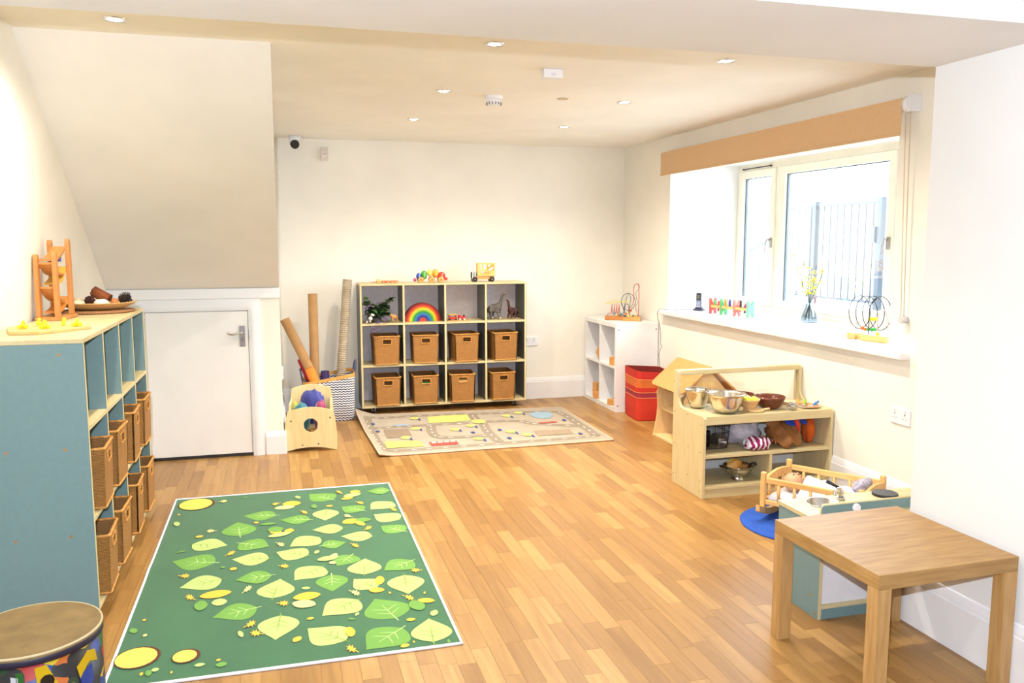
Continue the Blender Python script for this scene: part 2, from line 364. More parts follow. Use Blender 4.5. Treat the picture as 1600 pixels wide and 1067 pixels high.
for y0, y1, hy in ((5.858, 6.375, 5.885), (4.515, 5.78, 4.545), (3.835, 4.435, 4.40)):
    z0, z1, t = .950, 2.047, .058
    f = MB(); f.box((-.012, y0, z0), (.055, y1, z0 + t)); f.box((-.012, y0, z1 - t), (.055, y1, z1)); f.box((-.012, y0, z0 + t), (.055, y0 + t, z1 - t)); f.box((-.012, y1 - t, z0 + t), (.055, y1, z1 - t))
    sa = f.build('sash', FR, win)
    MB().box((.026, y0 + t - .005, z0 + t - .005), (.030, y1 - t + .005, z1 - t + .005)).build('pane', PANE, sa)
    g = MB(); q = .016
    g.box((.008, y1 - t - q, z0 + t), (.025, y1 - t, z1 - t)); g.box((.016, y0 + t, z1 - t - .007), (.025, y1 - t, z1 - t)); g.box((.012, y0 + t, z0 + t), (.025, y0 + t + .004, z1 - t))
    g.build('gasket', GASK, sa)
    h = MB(); h.box((-.026, hy - .014, 1.42), (-.012, hy + .014, 1.50)); h.cyl((-.026, hy, 1.485), (-.05, hy, 1.485), .008)
    h.tube([(-.05, hy, 1.485), (-.055, hy + .01, 1.45), (-.055, hy + .022, 1.385)], .006)
    h.build('handle', M('satin_metal', (.45, .44, .43), .35, .8), sa)
t_ = MB(); t_.tube([(-.008, 6.33, 2.068), (-.014, 5.93, 2.068)], .004); t_.cyl((-.018, 5.93, 2.068), (0, 5.93, 2.068), .007); t_.cyl((-.018, 6.33, 2.068), (0, 6.33, 2.064), .006)
t_.build('casement_stay', BLACK, win)

# roller blind
bl = E('roller_blind', 'tan fabric roller blind rolled up above window', 'blind', (3.10, 5.07, 2.11))
TAN = M('tan_blind_fabric', '#d8b48a', .85, col2='#d5b084', scale=60)
MB().box((-.004, -1.395, -.09), (.0, 1.40, .09)).build('fabric_drop', TAN, bl)
b_ = MB(); b_.cyl((.03, -1.395, .06), (.03, 1.40, .06), .034, n=20); b_.build('roller', TAN, bl)
MB().box((-.010, -1.39, -.098), (.004, 1.40, -.082)).build('bottom_bar', TAN, bl, bevel=.003)
b_ = MB(); b_.cyl((.03, -1.44, .06), (.03, -1.395, .06), .04, n=20); b_.box((.0, -1.45, .02), (.068, -1.435, .1)); b_.build('end_bracket', PLASTIC, bl)
b_ = MB(); b_.cyl((.03, 1.40, .06), (.03, 1.42, .06), .036, n=20); b_.build('end_cap', PLASTIC, bl)
for q in (-.018, .012):
    c_ = MB(); c_.tube([(.02 + q, -1.42, .06), (.03 + q * .8, -1.425, -.5), (.035 + q * .6, -1.44, -1.03)], .0022, n=5)
    for i in range(90): c_.ball((.02 + q * (1 - .4 * i / 90) + .015 * i / 90, -1.42 - .02 * i / 90, .04 - 1.06 * i / 90), .0032, n=4)
    c_.build('bead_chain', M('cream_beads', '#d8c4a8', .5), bl)
c_ = MB(); c_.cyl((.02, -1.44, -1.045), (.06, -1.44, -1.045), .018); c_.build('chain_tensioner', M('clear_grey_plastic', '#c9c9cc', .3), bl)

# ------------------------------------------------------------------ outside the window
struct(MB().box((3.9, -2, .2), (14, 26, .55)).build('ground_outside', M('pale_paving', '#c9c6bf', .9, col2='#b5b2aa', scale=3)), 'pale paved yard outside the window')
STONE = M('pale_rubble_stone', '#cfccc4', .9, col2='#a9a69e', scale=4, bump=.6)
gw = MB(); gw.box((7.6, 3, .5), (8.0, 12.2, 2.25)); gw.box((7.55, 3, 2.25), (8.05, 12.2, 2.33))
tag(gw.build('garden_wall', STONE, bevel=.02), 'pale stone garden wall behind the metal railings', 'wall')
fx = 6.0
fn = E('metal_railing', 'grey metal bar railing with gate seen through window', 'railing', (fx, 0, .5))
IRON = M('grey_iron', '#36393f', .6)
for y, wd_ in ((8.42, .06), (7.33, .07), (10.6, .06)):
    MB().box((-.03, y - wd_ / 2, 0), (.03, y + wd_ / 2, 1.42)).build('post', IRON, fn)
for z in (.33, 1.37): MB().box((-.012, 7.33, z - .012), (.012, 10.6, z + .012)).build('rail', IRON, fn)
bar = None
y = 7.33
while y < 10.5:
    y += .118
    if bar is None:
        b_ = MB(); b_.box((-.007, -.007, .33), (.007, .007, 1.37)); bar = b_.build('bar', IRON, fn); bar.location = (0, y, 0)
    else:
        c = bar.copy(); COL.objects.link(c); c.location = (0, y, 0)
MB().box((-.05, 7.36, .95), (.05, 7.42, 1.12)).build('gate_lock', IRON, fn)
sr = E('stair_handrail', 'thin sloping handrail of the outside steps', 'handrail', (5.2, 0, .5))
h = MB(); h.tube([(0, 8.2, .95), (0, 10.6, .25)], .012, n=6); h.build('rail', IRON, sr)
for i in range(12): MB().box((-.006, 8.3 + i * .19, 0), (.006, 8.312 + i * .19, .92 - i * .055)).build('bar', IRON, sr)
br_ = MB(); random.seed(3)
for i in range(26):
    p = Vector((7.7 + random.random() * .3, 5.5 + random.random() * 6, 2.2)); pts = [p]
    d = Vector((random.uniform(-.3, .1), random.uniform(-.5, .5), 1))
    for j in range(4): p = p + d * random.uniform(.08, .2); d += Vector((random.uniform(-.4, .4), random.uniform(-.6, .6), random.uniform(-.3, .1))); pts.append(p)
    br_.tube(pts, .006, n=4)
tag(br_.build('bare_twigs', M('pale_twigs', '#9b9688', .9)), 'thin bare twigs above the garden wall outside', 'twigs')['kind'] = 'stuff'
# ------------------------------------------------------------------ cubby shelf units (4 x 3)
SH_Z = (.073, .425, .782)     # floor height of the three rows
def shelf_unit(label, loc, rz, D, vert, back, W=1.46):
    t = .018; H = 1.118; z0 = .055; ex = W / 2
    u = E('cubby_shelf', label, 'shelf', loc, rz)
    for sx in (-1, 1):
        a = MB().box((sx * ex, -D / 2, z0), (sx * (ex - t), D / 2, H - t), 0, face={'-y': 1})
        sp = a.build('side_panel', [vert, BIRCHZ], u, bevel=.0012, seg=1)
        for (yy, zz) in ((-.10, .70), (.10, .70), (-.10, .36), (.09, .36), (-.1, 1.06), (.1, 1.06)):
            b = MB(); b.cyl((sx * ex, yy * D / .37, zz), (sx * (ex + .0015), yy * D / .37, zz), .006, n=8); b.build('bolt', M('brass_bolt', '#b58a5a', .4, .6), sp)
    MB().box((-ex, -D / 2, H - t), (ex, D / 2, H), 0).build('top_panel', BIRCH, u, bevel=.0015, seg=1)
    MB().box((-ex + t, -D / 2, z0), (ex - t, D / 2, SH_Z[0]), 0).build('bottom_panel', BIRCH, u, bevel=.001, seg=1)
    xs = [-ex + t / 2 + (W - t) * k / 4 for k in range(5)]
    for k in (1, 2, 3):
        MB().box((xs[k] - t / 2, -D / 2, SH_Z[0]), (xs[k] + t / 2, D / 2, H - t), 0, face={'-y': 1}).build('divider', [vert, BIRCHZ], u, bevel=.001, seg=1)
    for k in range(4):
        for z in SH_Z[1:]:
            MB().box((xs[k] + t / 2, -D / 2, z - t), (xs[k + 1] - t / 2, D / 2, z)).build('shelf', BIRCH, u, bevel=.001, seg=1)
    MB().box((-ex + t, D / 2 - .008, SH_Z[0]), (ex - t, D / 2, H - t)).build('back_panel', back, u)
    for sx in (-1, 1):
        for sy in (-1, 1):
            x, y = sx * (ex - .10), sy * (D / 2 - .04)
            c = MB(); c.box((x - .022, y - .022, z0 - .004), (x + .022, y + .022, z0)); c.box((x - .016, y - .008, .02), (x - .012, y + .012, z0)); c.box((x + .012, y - .008, .02), (x + .016, y + .012, z0)); c.cyl((x - .016, y, .024), (x + .016, y, .024), .006, n=8)
            co = c.build('castor', CHROME, u)
            q = MB(); q.cyl((x - .010, y, .024), (x + .010, y, .024), .024, n=16); q.build('wheel', BLACK, co)
    return u, xs
LS_X, LS_D = -.71, .365
lshelf, lxs = shelf_unit('tall teal cubby shelf with wicker baskets along left wall', (LS_X - LS_D / 2, 4.13, 0), PI / 2, LS_D, TEAL, TEALIN)
BS_D = .305
bshelf, bxs = shelf_unit('grey-lined birch cubby shelf on castors against back wall', (1.38, 7.07 + BS_D / 2, 0), 0, BS_D, DARKIN, GREYIN)

# ------------------------------------------------------------------ wicker baskets
WICK = weave('wicker', '#cc8d45', '#6b3f18', 165, 80, 1.0, .65, .05)
WICKD = weave('wicker_inside', '#a8743c', '#5e3c1c', 130, 60, .8, .75)
RIM = M('wicker_rim', '#d69a4c', .6, col2='#b5762f', scale=60, stretch=(1, 1, 3), bump=.5, bscale=200)
def make_basket(label):
    b = E('wicker_basket', label, 'basket')
    w1, w0, d1, d0, h, t = .11, .102, .135, .128, .243, .008
    hw, hz0, hz1 = .036, .178, .216
    def slab(p, q, name='x'): pass
    def X(w, z): return w0 + (w1 - w0) * z / h if w else d0 + (d1 - d0) * z / h
    fm = MB()
    def panel(mb, u0, u1, z0, z1, side, s):   # u in -1..1 fraction across
        vs = []
        for inner in (0, 1):
            for (u, z) in ((u0, z0), (u1, z0), (u1, z1), (u0, z1)):
                if side == 'y': vs.append((u(z) if callable(u) else u, s * (X(0, z) - inner * t), z))
                else: vs.append((s * (X(1, z) - inner * t), u(z) if callable(u) else u, z))
        fs = [(0, 1, 2, 3), (7, 6, 5, 4), (0, 4, 5, 1), (1, 5, 6, 2), (2, 6, 7, 3), (3, 7, 4, 0)]
        k = len(mb.f); mb.add(vs, fs, 0); mb.m[k + 1] = 1
    wL = lambda z: -X(1, z); wR = lambda z: X(1, z); dF = lambda z: -X(0, z); dB = lambda z: X(0, z)
    panel(fm, wL, -hw, 0, h, 'y', -1); panel(fm, hw, wR, 0, h, 'y', -1); panel(fm, -hw, hw, 0, hz0, 'y', -1); panel(fm, -hw, hw, hz1, h, 'y', -1)
    panel(fm, wL, wR, 0, h, 'y', 1); panel(fm, dF, dB, 0, h, 'x', -1); panel(fm, dF, dB, 0, h, 'x', 1)
    fm.box((-w0 + .002, -d0 + .002, .001), (w0 - .002, d0 - .002, .008), 1)
    fm.build('basket_body', [WICK, WICKD], b)
    MBt = MB(); MBt.tube([(x, y, h) for x, y in rrect(-w1, -d1, w1, d1, .014)], .0065, n=6, closed=True); MBt.build('rim', RIM, b)
    y = -(d0 + (d1 - d0) * .8) - .001
    g = MB(); g.tube([(x, y, z) for x, z in rrect(-hw - .003, hz0 - .003, hw + .003, hz1 + .003, .008)], .005, n=6, closed=True); g.build('handle_binding', RIM, b)
    g = MB(); g.tube([(x, yy, .006) for x, yy in rrect(-w0, -d0, w0, d0, .012)], .006, n=6, closed=True); g.build('base_binding', RIM, b)
    return b
proto = None
rowname = {0: 'bottom row', 1: 'middle row'}
ordl = ['nearest to the drum', 'second from the drum', 'third from the drum', 'nearest to the small door']
ordb = ['leftmost in its row', 'second from the left', 'third from the left', 'rightmost in its row']
for unit, D_, rz, grp in (('L', LS_D, PI / 2, 'wicker baskets in the teal shelf'), ('B', BS_D, 0, 'wicker baskets in the back wall shelf')):
    for row in (0, 1):
        for k in range(4):
            lab = ('wicker basket in teal shelf, %s, %s' % (rowname[row], ordl[k])) if unit == 'L' else ('wicker basket in back wall shelf, %s, %s' % (rowname[row], ordb[k]))
            if proto is None: proto = make_basket(lab); b = proto
            else: b = copy_tree(proto)
            b['label'] = lab; b['group'] = grp
            z = SH_Z[row] + .001
            if unit == 'L':
                c = 4.13 + (lxs[k] + lxs[k + 1]) / 2
                b.location = (LS_X - .135 + .025, c + (.02, -.02, .01, 0)[k], z); b.rotation_euler = (0, 0, PI / 2 + (.04, -.02, .03, 0)[k])
            else:
                c = 1.38 + (bxs[k] + bxs[k + 1]) / 2
                dx = ((.03, .0, -.03, -.03), (.03, .01, .0, -.005))[row][k]
                b.location = (c + dx, 7.07 + .135 - (.03, .02, .03, .02)[k] * (.6 if row else 1.), z); b.rotation_euler = (0, 0, (.02, 0, -.05, .03)[(k + row) % 4])
# things glimpsed through two handle holes
tag(MB().box((-.05, -.05, 0), (.05, .05, .16)).build('toy_block', P('#2f8a4a'), bevel=.01, loc=(1.20, 7.14, SH_Z[0] + .012)), 'green toy block inside second bottom basket of back shelf', 'toy block')
tag(MB().box((-.055, -.05, 0), (.055, .05, .165)).build('toy_block', PINE, bevel=.01, loc=(1.53, 7.15, SH_Z[0] + .012)), 'pale wooden block inside third bottom basket of back shelf', 'toy block')

# ------------------------------------------------------------------ oak side table
tb = E('side_table', 'square oak side table with thick legs in front of white wall', 'table', (2.028, 2.352, 0), math.radians(1))
a = .275
MB().box((-a, -a, .40), (a, a, .45), 0, face={'-x': 1, '+x': 1}).build('table_top', [OAK, OAKY], tb, bevel=.0015)
for sx in (-1, 1):
    for sy in (-1, 1):
        MB().box((sx * a, sy * a, 0), (sx * (a - .05), sy * (a - .05), .40)).build('leg', OAKZ, tb, bevel=.0015)

# ------------------------------------------------------------------ white cube shelf in the corner
kw = M('white_foil', (.84, .83, .84), .4)
ku = E('cube_shelf', 'white two-by-two cube shelf in the far corner', 'shelf', (2.965, 6.972, 0))
KX, KY, KH, T_ = .195, .385, .77, .038
MB().box((-KX, -KY, KH - T_), (KX, KY, KH)).build('top_panel', kw, ku, bevel=.001)
MB().box((-KX, -KY, 0), (KX, KY, T_)).build('bottom_panel', kw, ku, bevel=.001)
for sy in (-1, 1):
    sp = MB().box((-KX, sy * KY, T_), (KX, sy * (KY - T_), KH - T_)).build('side_panel', kw, ku, bevel=.001)
    if sy < 0:
        for xx in (-KX + .02, KX - .02):
            for zz in (.055, KH - .055):
                q = MB(); q.cyl((xx, -KY - .0008, zz), (xx, -KY + .001, zz), .006, n=8); q.build('cap', DARK, sp)
MB().box((-KX, -.009, T_), (KX, .009, KH - T_)).build('divider', kw, ku)
for s in (-1, 1): MB().box((-KX, s * .009, KH / 2 - .009), (KX, s * (KY - T_), KH / 2 + .009)).build('shelf', kw, ku)
BL = wood('block_beech', '#d9a25f', '#c98c48', 'x')
def blk(sz, loc, rz, lab, rx=0): return tag(MB().box((-sz[0] / 2, -sz[1] / 2, 0), (sz[0] / 2, sz[1] / 2, sz[2])).build('wooden_block', BL, bevel=.003, loc=loc, rot=(rx, 0, rz)), lab, 'block', 'wooden blocks in the white cube shelf')
blk((.07, .07, .13), (2.83, 7.16, T_ + .001), .2, 'tall wooden block in lower far cubby of white shelf')
blk((.06, .09, .06), (2.80, 7.05, T_ + .001), .5, 'small wooden block beside the tall one in white shelf')
blk((.10, .12, .05), (2.83, 6.72, T_ + .001), .3, 'flat wooden block in lower near cubby of white shelf')
blk((.07, .09, .045), (2.85, 6.70, T_ + .052), -.2, 'wooden block on top of flat block in white shelf')
blk((.09, .09, .09), (2.84, 7.10, KH / 2 + .043), .1, 'tilted wooden block in upper far cubby of white shelf', PI / 4)
wdg = MB().prism([(-.06, 0), (.06, 0), (.06, .07)], -.04, .04, 'y'); tag(wdg.build('wooden_block', BL, loc=(2.83, 6.70, KH / 2 + .0095), rot=(0, 0, PI * .6)), 'wooden wedge block in upper near cubby of white shelf', 'block', 'wooden blocks in the white cube shelf')

# ------------------------------------------------------------------ play-kitchen counter shelf
pc = E('play_counter', 'birch play counter with raised clear back and two shelves', 'shelf', (2.30, 4.18, 0))
PW, PD, PH, PB = .86, .385, .482, .70
side = [(0, 0), (PD, 0), (PD, PB - .01), (PD - .01, PB), (PD - .045, PB)] + [(PD - .055 - .0, PB - .01)] + [(PD - .058, PH + .07)] + arc(PD - .128, PH + .07, .07, 0, -PI / 2, 5) + [(.012, PH), (0, PH - .012)]
for x in (0, PW - .018):
    s = MB(); s.prism(side, x, x + .018, 'x'); sp = s.build('side_panel', BIRCHZ, pc, bevel=.002)
    if x == 0:
        for (yy, zz) in ((.03, .04), (.03, .10), (.03, .27), (.03, .43), (.18, .10), (.18, .27), (.2, .46), (.36, .06), (.36, .25), (.36, .45), (.37, .63), (.3, .55)):
            q = MB(); q.cyl((-.0012, yy, zz), (.001, yy, zz), .004, n=6); q.build('screw', M('screw_grey', '#6b6152', .4, .5), sp)
MB().box((.018, .0165, PH - .016), (PW - .018, PD - .03, PH - .002)).build('counter_top', BIRCH, pc, bevel=.001)
MB().box((.018, 0, PH - .050), (PW - .018, .016, PH)).build('front_rail', BIRCH, pc, bevel=.002)
MB().box((.018, .006, .235), (PW - .018, PD - .02, .253)).build('shelf', BIRCH, pc, bevel=.002)
MB().box((.018, .006, .052), (PW - .018, PD - .02, .068)).build('bottom_shelf', BIRCH, pc, bevel=.002)
MB().box((.018, .012, 0), (PW - .018, .028, .052)).build('plinth', BIRCH, pc)
MB().box((.44, .008, .068), (.458, PD - .02, .235)).build('divider', BIRCHZ, pc)
MB().box((.018, PD - .02, .05), (PW - .018, PD - .012, PH - .02)).build('back_panel', M('white_board', (.78, .77, .78), .5), pc)
MB().box((.018, PD - .05, PB - .03), (PW - .018, PD - .008, PB)).build('top_rail', BIRCH, pc, bevel=.003)
MB().box((.018, PD - .032, PH - .01), (PW - .018, PD - .027, PB - .03)).build('clear_screen', glass('clear_acrylic', (.97, .97, .96), .04), pc)

# ------------------------------------------------------------------ play sink unit
su = E('play_sink', 'teal play sink unit with cream worktop behind oak table', 'toy kitchen', (1.99, 2.675, 0))
SWD, SDP, SZ = .80, .285, .398
MB().box((0, 0, 0), (.016, SDP, SZ - .016), 0, face={'-y': 1}).build('side_panel', [TEAL, BIRCHZ], su, bevel=.001)
MB().box((SWD - .016, 0, 0), (SWD, SDP, SZ - .016), 0).build('side_panel', TEAL, su)
for (yy, zz) in ((.05, .085), (.02, .02)):
    q = MB(); q.cyl((-.0015, yy, zz), (.002, yy, zz), .006, n=10); q.build('bolt', M('brass_bolt', '#b58a5a', .4, .6), su)
# worktop with a round hole for the basin
cx, cy, R_ = .155, .205, .066
top = MB(); n = 32
outer = []
for i in range(n):
    a = 2 * PI * i / n; ca, sa = math.cos(a), math.sin(a)
    t1 = min(((SWD - cx) / ca) if ca > 1e-6 else 1e9, ((-.004 - cx) / ca) if ca < -1e-6 else 1e9, ((SDP + .004 - cy) / sa) if sa > 1e-6 else 1e9, ((-.004 - cy) / sa) if sa < -1e-6 else 1e9)
    outer.append((cx + ca * t1, cy + sa * t1))
inner = [(cx + R_ * math.cos(2 * PI * i / n), cy + R_ * math.sin(2 * PI * i / n)) for i in range(n)]
cor = [(-.004, -.004), (SWD, -.004), (SWD, SDP + .004), (-.004, SDP + .004)]
for z, flip in ((SZ, False), (SZ - .016, True)):
    vs = [(*p, z) for p in outer] + [(*p, z) for p in inner]; fs = [(i, (i + 1) % n, n + (i + 1) % n, n + i) for i in range(n)]
    top.add(vs, [tuple(reversed(f)) for f in fs] if flip else fs)
    for c in cor:
        i = min(range(n), key=lambda k: 0 if (abs(outer[k][0] - c[0]) < 1e-5 or abs(outer[(k + 1) % n][0] - c[0]) < 1e-5) and (abs(outer[k][1] - c[1]) < 1e-5 or abs(outer[(k + 1) % n][1] - c[1]) < 1e-5) else 1)
        top.add([(*outer[i], z), (*c, z), (*outer[(i + 1) % n], z)], [(0, 1, 2)])
for i in range(4):
    p, q = cor[i], cor[(i + 1) % 4]; top.add([(*p, SZ - .016), (*q, SZ - .016), (*q, SZ), (*p, SZ)], [(0, 1, 2, 3)])
top.build('worktop', BIRCH, su)
bs = MB(); bs.lathe([(R_ + .006, .002), (R_ + .004, .004), (R_ - .002, .002), (R_ - .006, -.03), (R_ - .03, -.042), (.0005, -.045)], (cx, cy, SZ), 32); bs.build('basin', STEEL, su)
tp = MB(); tp.cyl((cx + .10, cy + .02, SZ), (cx + .10, cy + .02, SZ + .01), .016); tp.cyl((cx + .10, cy + .02, SZ + .01), (cx + .10, cy + .02, SZ + .045), .011)
tp.tube(smooth_path([(cx + .10, cy + .02, SZ + .03), (cx + .085, cy + .01, SZ + .05), (cx + .06, cy, SZ + .045), (cx + .05, cy - .005, SZ + .03)]), .008); tpo = tp.build('tap', CHROME, su)
q = MB(); q.tube([(cx + .10, cy + .02, SZ + .045), (cx + .075, cy + .035, SZ + .06), (cx + .05, cy + .05, SZ + .075)], [.006, .006, .009]); q.build('tap_lever', BLACK, tpo)
q = MB(); q.cyl((.475, .225, SZ), (.475, .225, SZ + .012), .053, n=28); q.build('hob_ring', BLACK, su, bevel=.003)
up = MB(); up.prism([(x, z) for x, z in rrect(.045, SZ, .805, SZ + .04, .012)], .062, .076, 'y'); up.build('control_panel', TEAL, su)
up = MB(); up.tube([(.047, .069, SZ), (.047, .069, SZ + .03), (.055, .069, SZ + .041), (.80, .069, SZ + .041)], .0055, n=6); up.build('panel_edging', BIRCH, su)
q = MB(); q.cyl((.20, .062, SZ + .022), (.20, .05, SZ + .022), .017, n=18); q.build('knob', PLASTIC, su, bevel=.002)
MB().box((.018, .012, .055), (SWD - .018, .022, SZ - .02)).build('door_panel', M('white_panel', (.80, .79, .82), .45), su)
MB().box((.016, -.004, .045), (SWD - .016, .02, .058)).build('door_edge', BIRCH, su)
MB().box((.016, .002, 0), (SWD - .016, .014, .045)).build('plinth', TEAL, su)

# ------------------------------------------------------------------ rugs
def flat(mb, pts, z, mi=0): mb.add([(x, y, z) for x, y in pts], [tuple(range(len(pts)))], mi)
GR = M('green_rug_pile', '#296132', .95, col2='#24592e', scale=3, bump=.3, bscale=500, sheen=.2)
rg = E('leaf_rug', 'green rug printed with falling leaves and cut logs', 'rug', (0, 3.93, 0))
RX0, RX1, RY0, RY1 = -.607, .607, -1.07, 1.05
def rugz(x, y): return .006 + .006 * max(0, 1 - abs(x - RX0) / .10) * max(0, 1 - abs(y + .02) / .12)
nxr, nyr = 26, 44
def rug_mesh(x0, x1, y0, y1, nx_, ny_, fz, z_edge=0.0):
    rows = [[(x0 + (x1 - x0) * i / nx_, y0 + (y1 - y0) * j / ny_, 0) for i in range(nx_ + 1)] for j in range(ny_ + 1)]
    return [[(p[0], p[1], fz(p[0], p[1])) for p in r] for r in rows]
m_ = MB(); m_.sheet(rug_mesh(RX0, RX1, RY0, RY1, nxr, nyr, rugz)); m_.build('pile', GR, rg)
edge = [(x, RY0) for x in [RX0 + (RX1 - RX0) * i / 20 for i in range(20)]] + [(RX1, RY0 + (RY1 - RY0) * i / 30) for i in range(30)] + [(RX1 - (RX1 - RX0) * i / 20, RY1) for i in range(20)] + [(RX0, RY1 - (RY1 - RY0) * i / 30) for i in range(30)]
m_ = MB(); m_.tube([(x, y, rugz(x, y) - .001) for x, y in edge], .006, n=6, closed=True); m_.build('white_binding', M('white_binding', '#e6e3ec', .8), rg)
PR = {'m': P('#6b9a44', .9), 'l': P('#abc073', .9), 'o': P('#edb33f', .9), 'y': P('#efdf86', .9), 'log': P('#dccb58', .9), 'b': P('#5a2f1c', .9), 'v': P('#b9d488', .9), 'w': P('#7d9a3c', .9), 'dv': P('#7da547', .9)}
LEAVES=[(-0.226,4.575,-0.054,4.539,'m',0.55),(-0.250,4.480,-0.229,4.256,'m',0.75),(-0.281,4.136,-0.449,4.197,'l',0.60),(-0.085,4.061,-0.227,4.151,'m',0.70),(-0.518,3.991,-0.325,3.924,'m',0.62),(-0.253,3.941,-0.086,3.906,'l',0.60),(-0.452,3.662,-0.283,3.715,'l',0.62),(-0.226,3.682,-0.072,3.700,'m',0.60),(-0.036,3.650,-0.068,3.450,'l',0.75),(-0.296,3.327,-0.127,3.376,'m',0.60),(-0.056,3.067,-0.037,3.274,'l',0.75),(0.461,4.838,0.592,4.821,'m',0.70),(0.130,4.880,0.258,4.736,'m',0.65),(0.196,4.380,0.210,4.568,'l',0.75),(0.295,4.590,0.406,4.488,'m',0.70),(0.445,4.494,0.575,4.601,'l',0.70),(0.454,4.413,0.576,4.289,'l',0.65),(0.469,4.218,0.577,4.102,'m',0.65),(-0.036,4.452,0.120,4.418,'m',0.55),(0.122,4.245,0.279,4.231,'l',0.55),(0.259,4.118,0.411,4.075,'l',0.55),(0.009,4.040,0.154,4.133,'l',0.65),(0.280,4.024,0.159,4.006,'m',0.65),(-0.055,3.979,0.090,3.894,'l',0.65),(0.022,3.618,0.148,3.743,'l',0.70),(0.215,3.729,0.291,3.850,'m',0.85),(0.345,3.785,0.323,3.596,'l',0.85),(0.412,3.614,0.555,3.701,'m',0.60),(0.176,3.452,0.183,3.635,'m',0.80),(0.273,3.558,0.358,3.438,'l',0.70),(0.481,3.337,0.493,3.541,'l',0.85),(0.121,3.224,0.272,3.340,'l',0.62),(0.340,3.331,0.401,3.127,'m',0.90),(0.062,3.131,0.195,2.993,'l',0.62),(0.261,2.900,0.412,3.038,'m',0.65),(0.523,3.088,0.507,2.892,'l',0.85)]
SPOTS=[(-0.490,4.854,0.088,0.102,'log'),(-0.532,3.061,0.070,0.075,'log'),(-0.367,3.026,0.041,0.046,'log'),(-0.348,3.451,0.026,0.049,'m'),(-0.278,3.466,0.031,0.035,'l'),(-0.298,3.551,0.064,0.039,'o'),(-0.424,4.296,0.019,0.017,'o'),(-0.555,4.528,0.016,0.038,'l'),(-0.562,4.686,0.007,0.014,'o'),(-0.575,3.287,0.014,0.024,'m'),(-0.527,3.234,0.008,0.010,'y'),(-0.549,3.371,0.007,0.009,'o'),(-0.182,3.150,0.010,0.028,'l'),(0.022,3.049,0.016,0.023,'o'),(-0.455,2.951,0.013,0.014,'l'),(-0.474,2.933,0.011,0.021,'m'),(-0.497,2.935,0.006,0.012,'o'),(-0.310,2.946,0.018,0.013,'l'),(-0.237,2.928,0.019,0.017,'m'),(-0.249,2.963,0.008,0.009,'o'),(-0.399,2.919,0.004,0.009,'o'),(-0.240,3.817,0.016,0.017,'o'),(-0.095,4.399,0.039,0.019,'m'),(-0.286,3.848,0.010,0.012,'m'),(0.029,4.719,0.051,0.047,'o'),(-0.009,4.658,0.055,0.035,'y'),(-0.155,4.438,0.013,0.016,'o'),(-0.487,4.101,0.021,0.008,'m'),(-0.226,4.910,0.015,0.011,'m'),(0.066,4.828,0.014,0.030,'l'),(0.070,3.427,0.057,0.039,'o'),(0.056,3.353,0.050,0.037,'y'),(0.381,3.511,0.021,0.046,'o'),(0.357,3.411,0.033,0.026,'o'),(0.542,3.251,0.036,0.022,'o'),(0.217,3.054,0.019,0.042,'o'),(0.327,4.327,0.050,0.040,'o'),(0.389,4.332,0.044,0.034,'m'),(0.370,4.277,0.021,0.043,'o'),(0.177,3.827,0.050,0.029,'l'),(0.207,3.854,0.017,0.032,'y'),(0.196,3.770,0.016,0.019,'y'),(0.393,4.845,0.030,0.031,'o'),(0.371,4.784,0.057,0.034,'l'),(0.338,4.732,0.036,0.022,'o'),(-0.057,4.302,0.040,0.042,'m'),(0.010,4.262,0.024,0.033,'o'),(-0.038,4.216,0.059,0.029,'l'),(-0.057,4.272,0.030,0.036,'o'),(0.401,2.891,0.018,0.013,'o'),(0.454,3.095,0.018,0.014,'o'),(0.076,3.210,0.014,0.011,'o'),(0.232,4.618,0.019,0.017,'o'),(0.552,3.129,0.016,0.027,'l'),(0.256,3.200,0.008,0.015,'l'),(0.231,3.163,0.014,0.007,'m'),(0.069,3.513,0.019,0.014,'l'),(0.132,3.926,0.012,0.023,'l'),(0.149,4.631,0.017,0.035,'m'),(0.497,3.216,0.032,0.050,'m'),(0.437,2.912,0.004,0.009,'o'),(0.562,2.882,0.006,0.014,'m'),(0.407,3.366,0.005,0.011,'o'),(0.548,3.327,0.005,0.012,'o')]
MAPLES=[(-0.374,4.364),(-0.261,4.014),(-0.443,3.787),(-0.397,3.543),(-0.171,3.566),(-0.149,3.221),(-0.125,3.137),(-0.019,3.785),(-0.344,4.861),(-0.056,4.732),(0.401,4.625),(0.567,4.460),(0.316,4.412),(0.402,4.191),(0.315,3.962),(0.551,3.575),(0.266,3.406),(0.477,3.297),(0.212,2.915),(-0.025,3.380),(-0.034,4.074),(0.303,4.858),(0.092,4.542)]
ZP = .0068
def zr(x, y): return rugz(x, y) + .0008
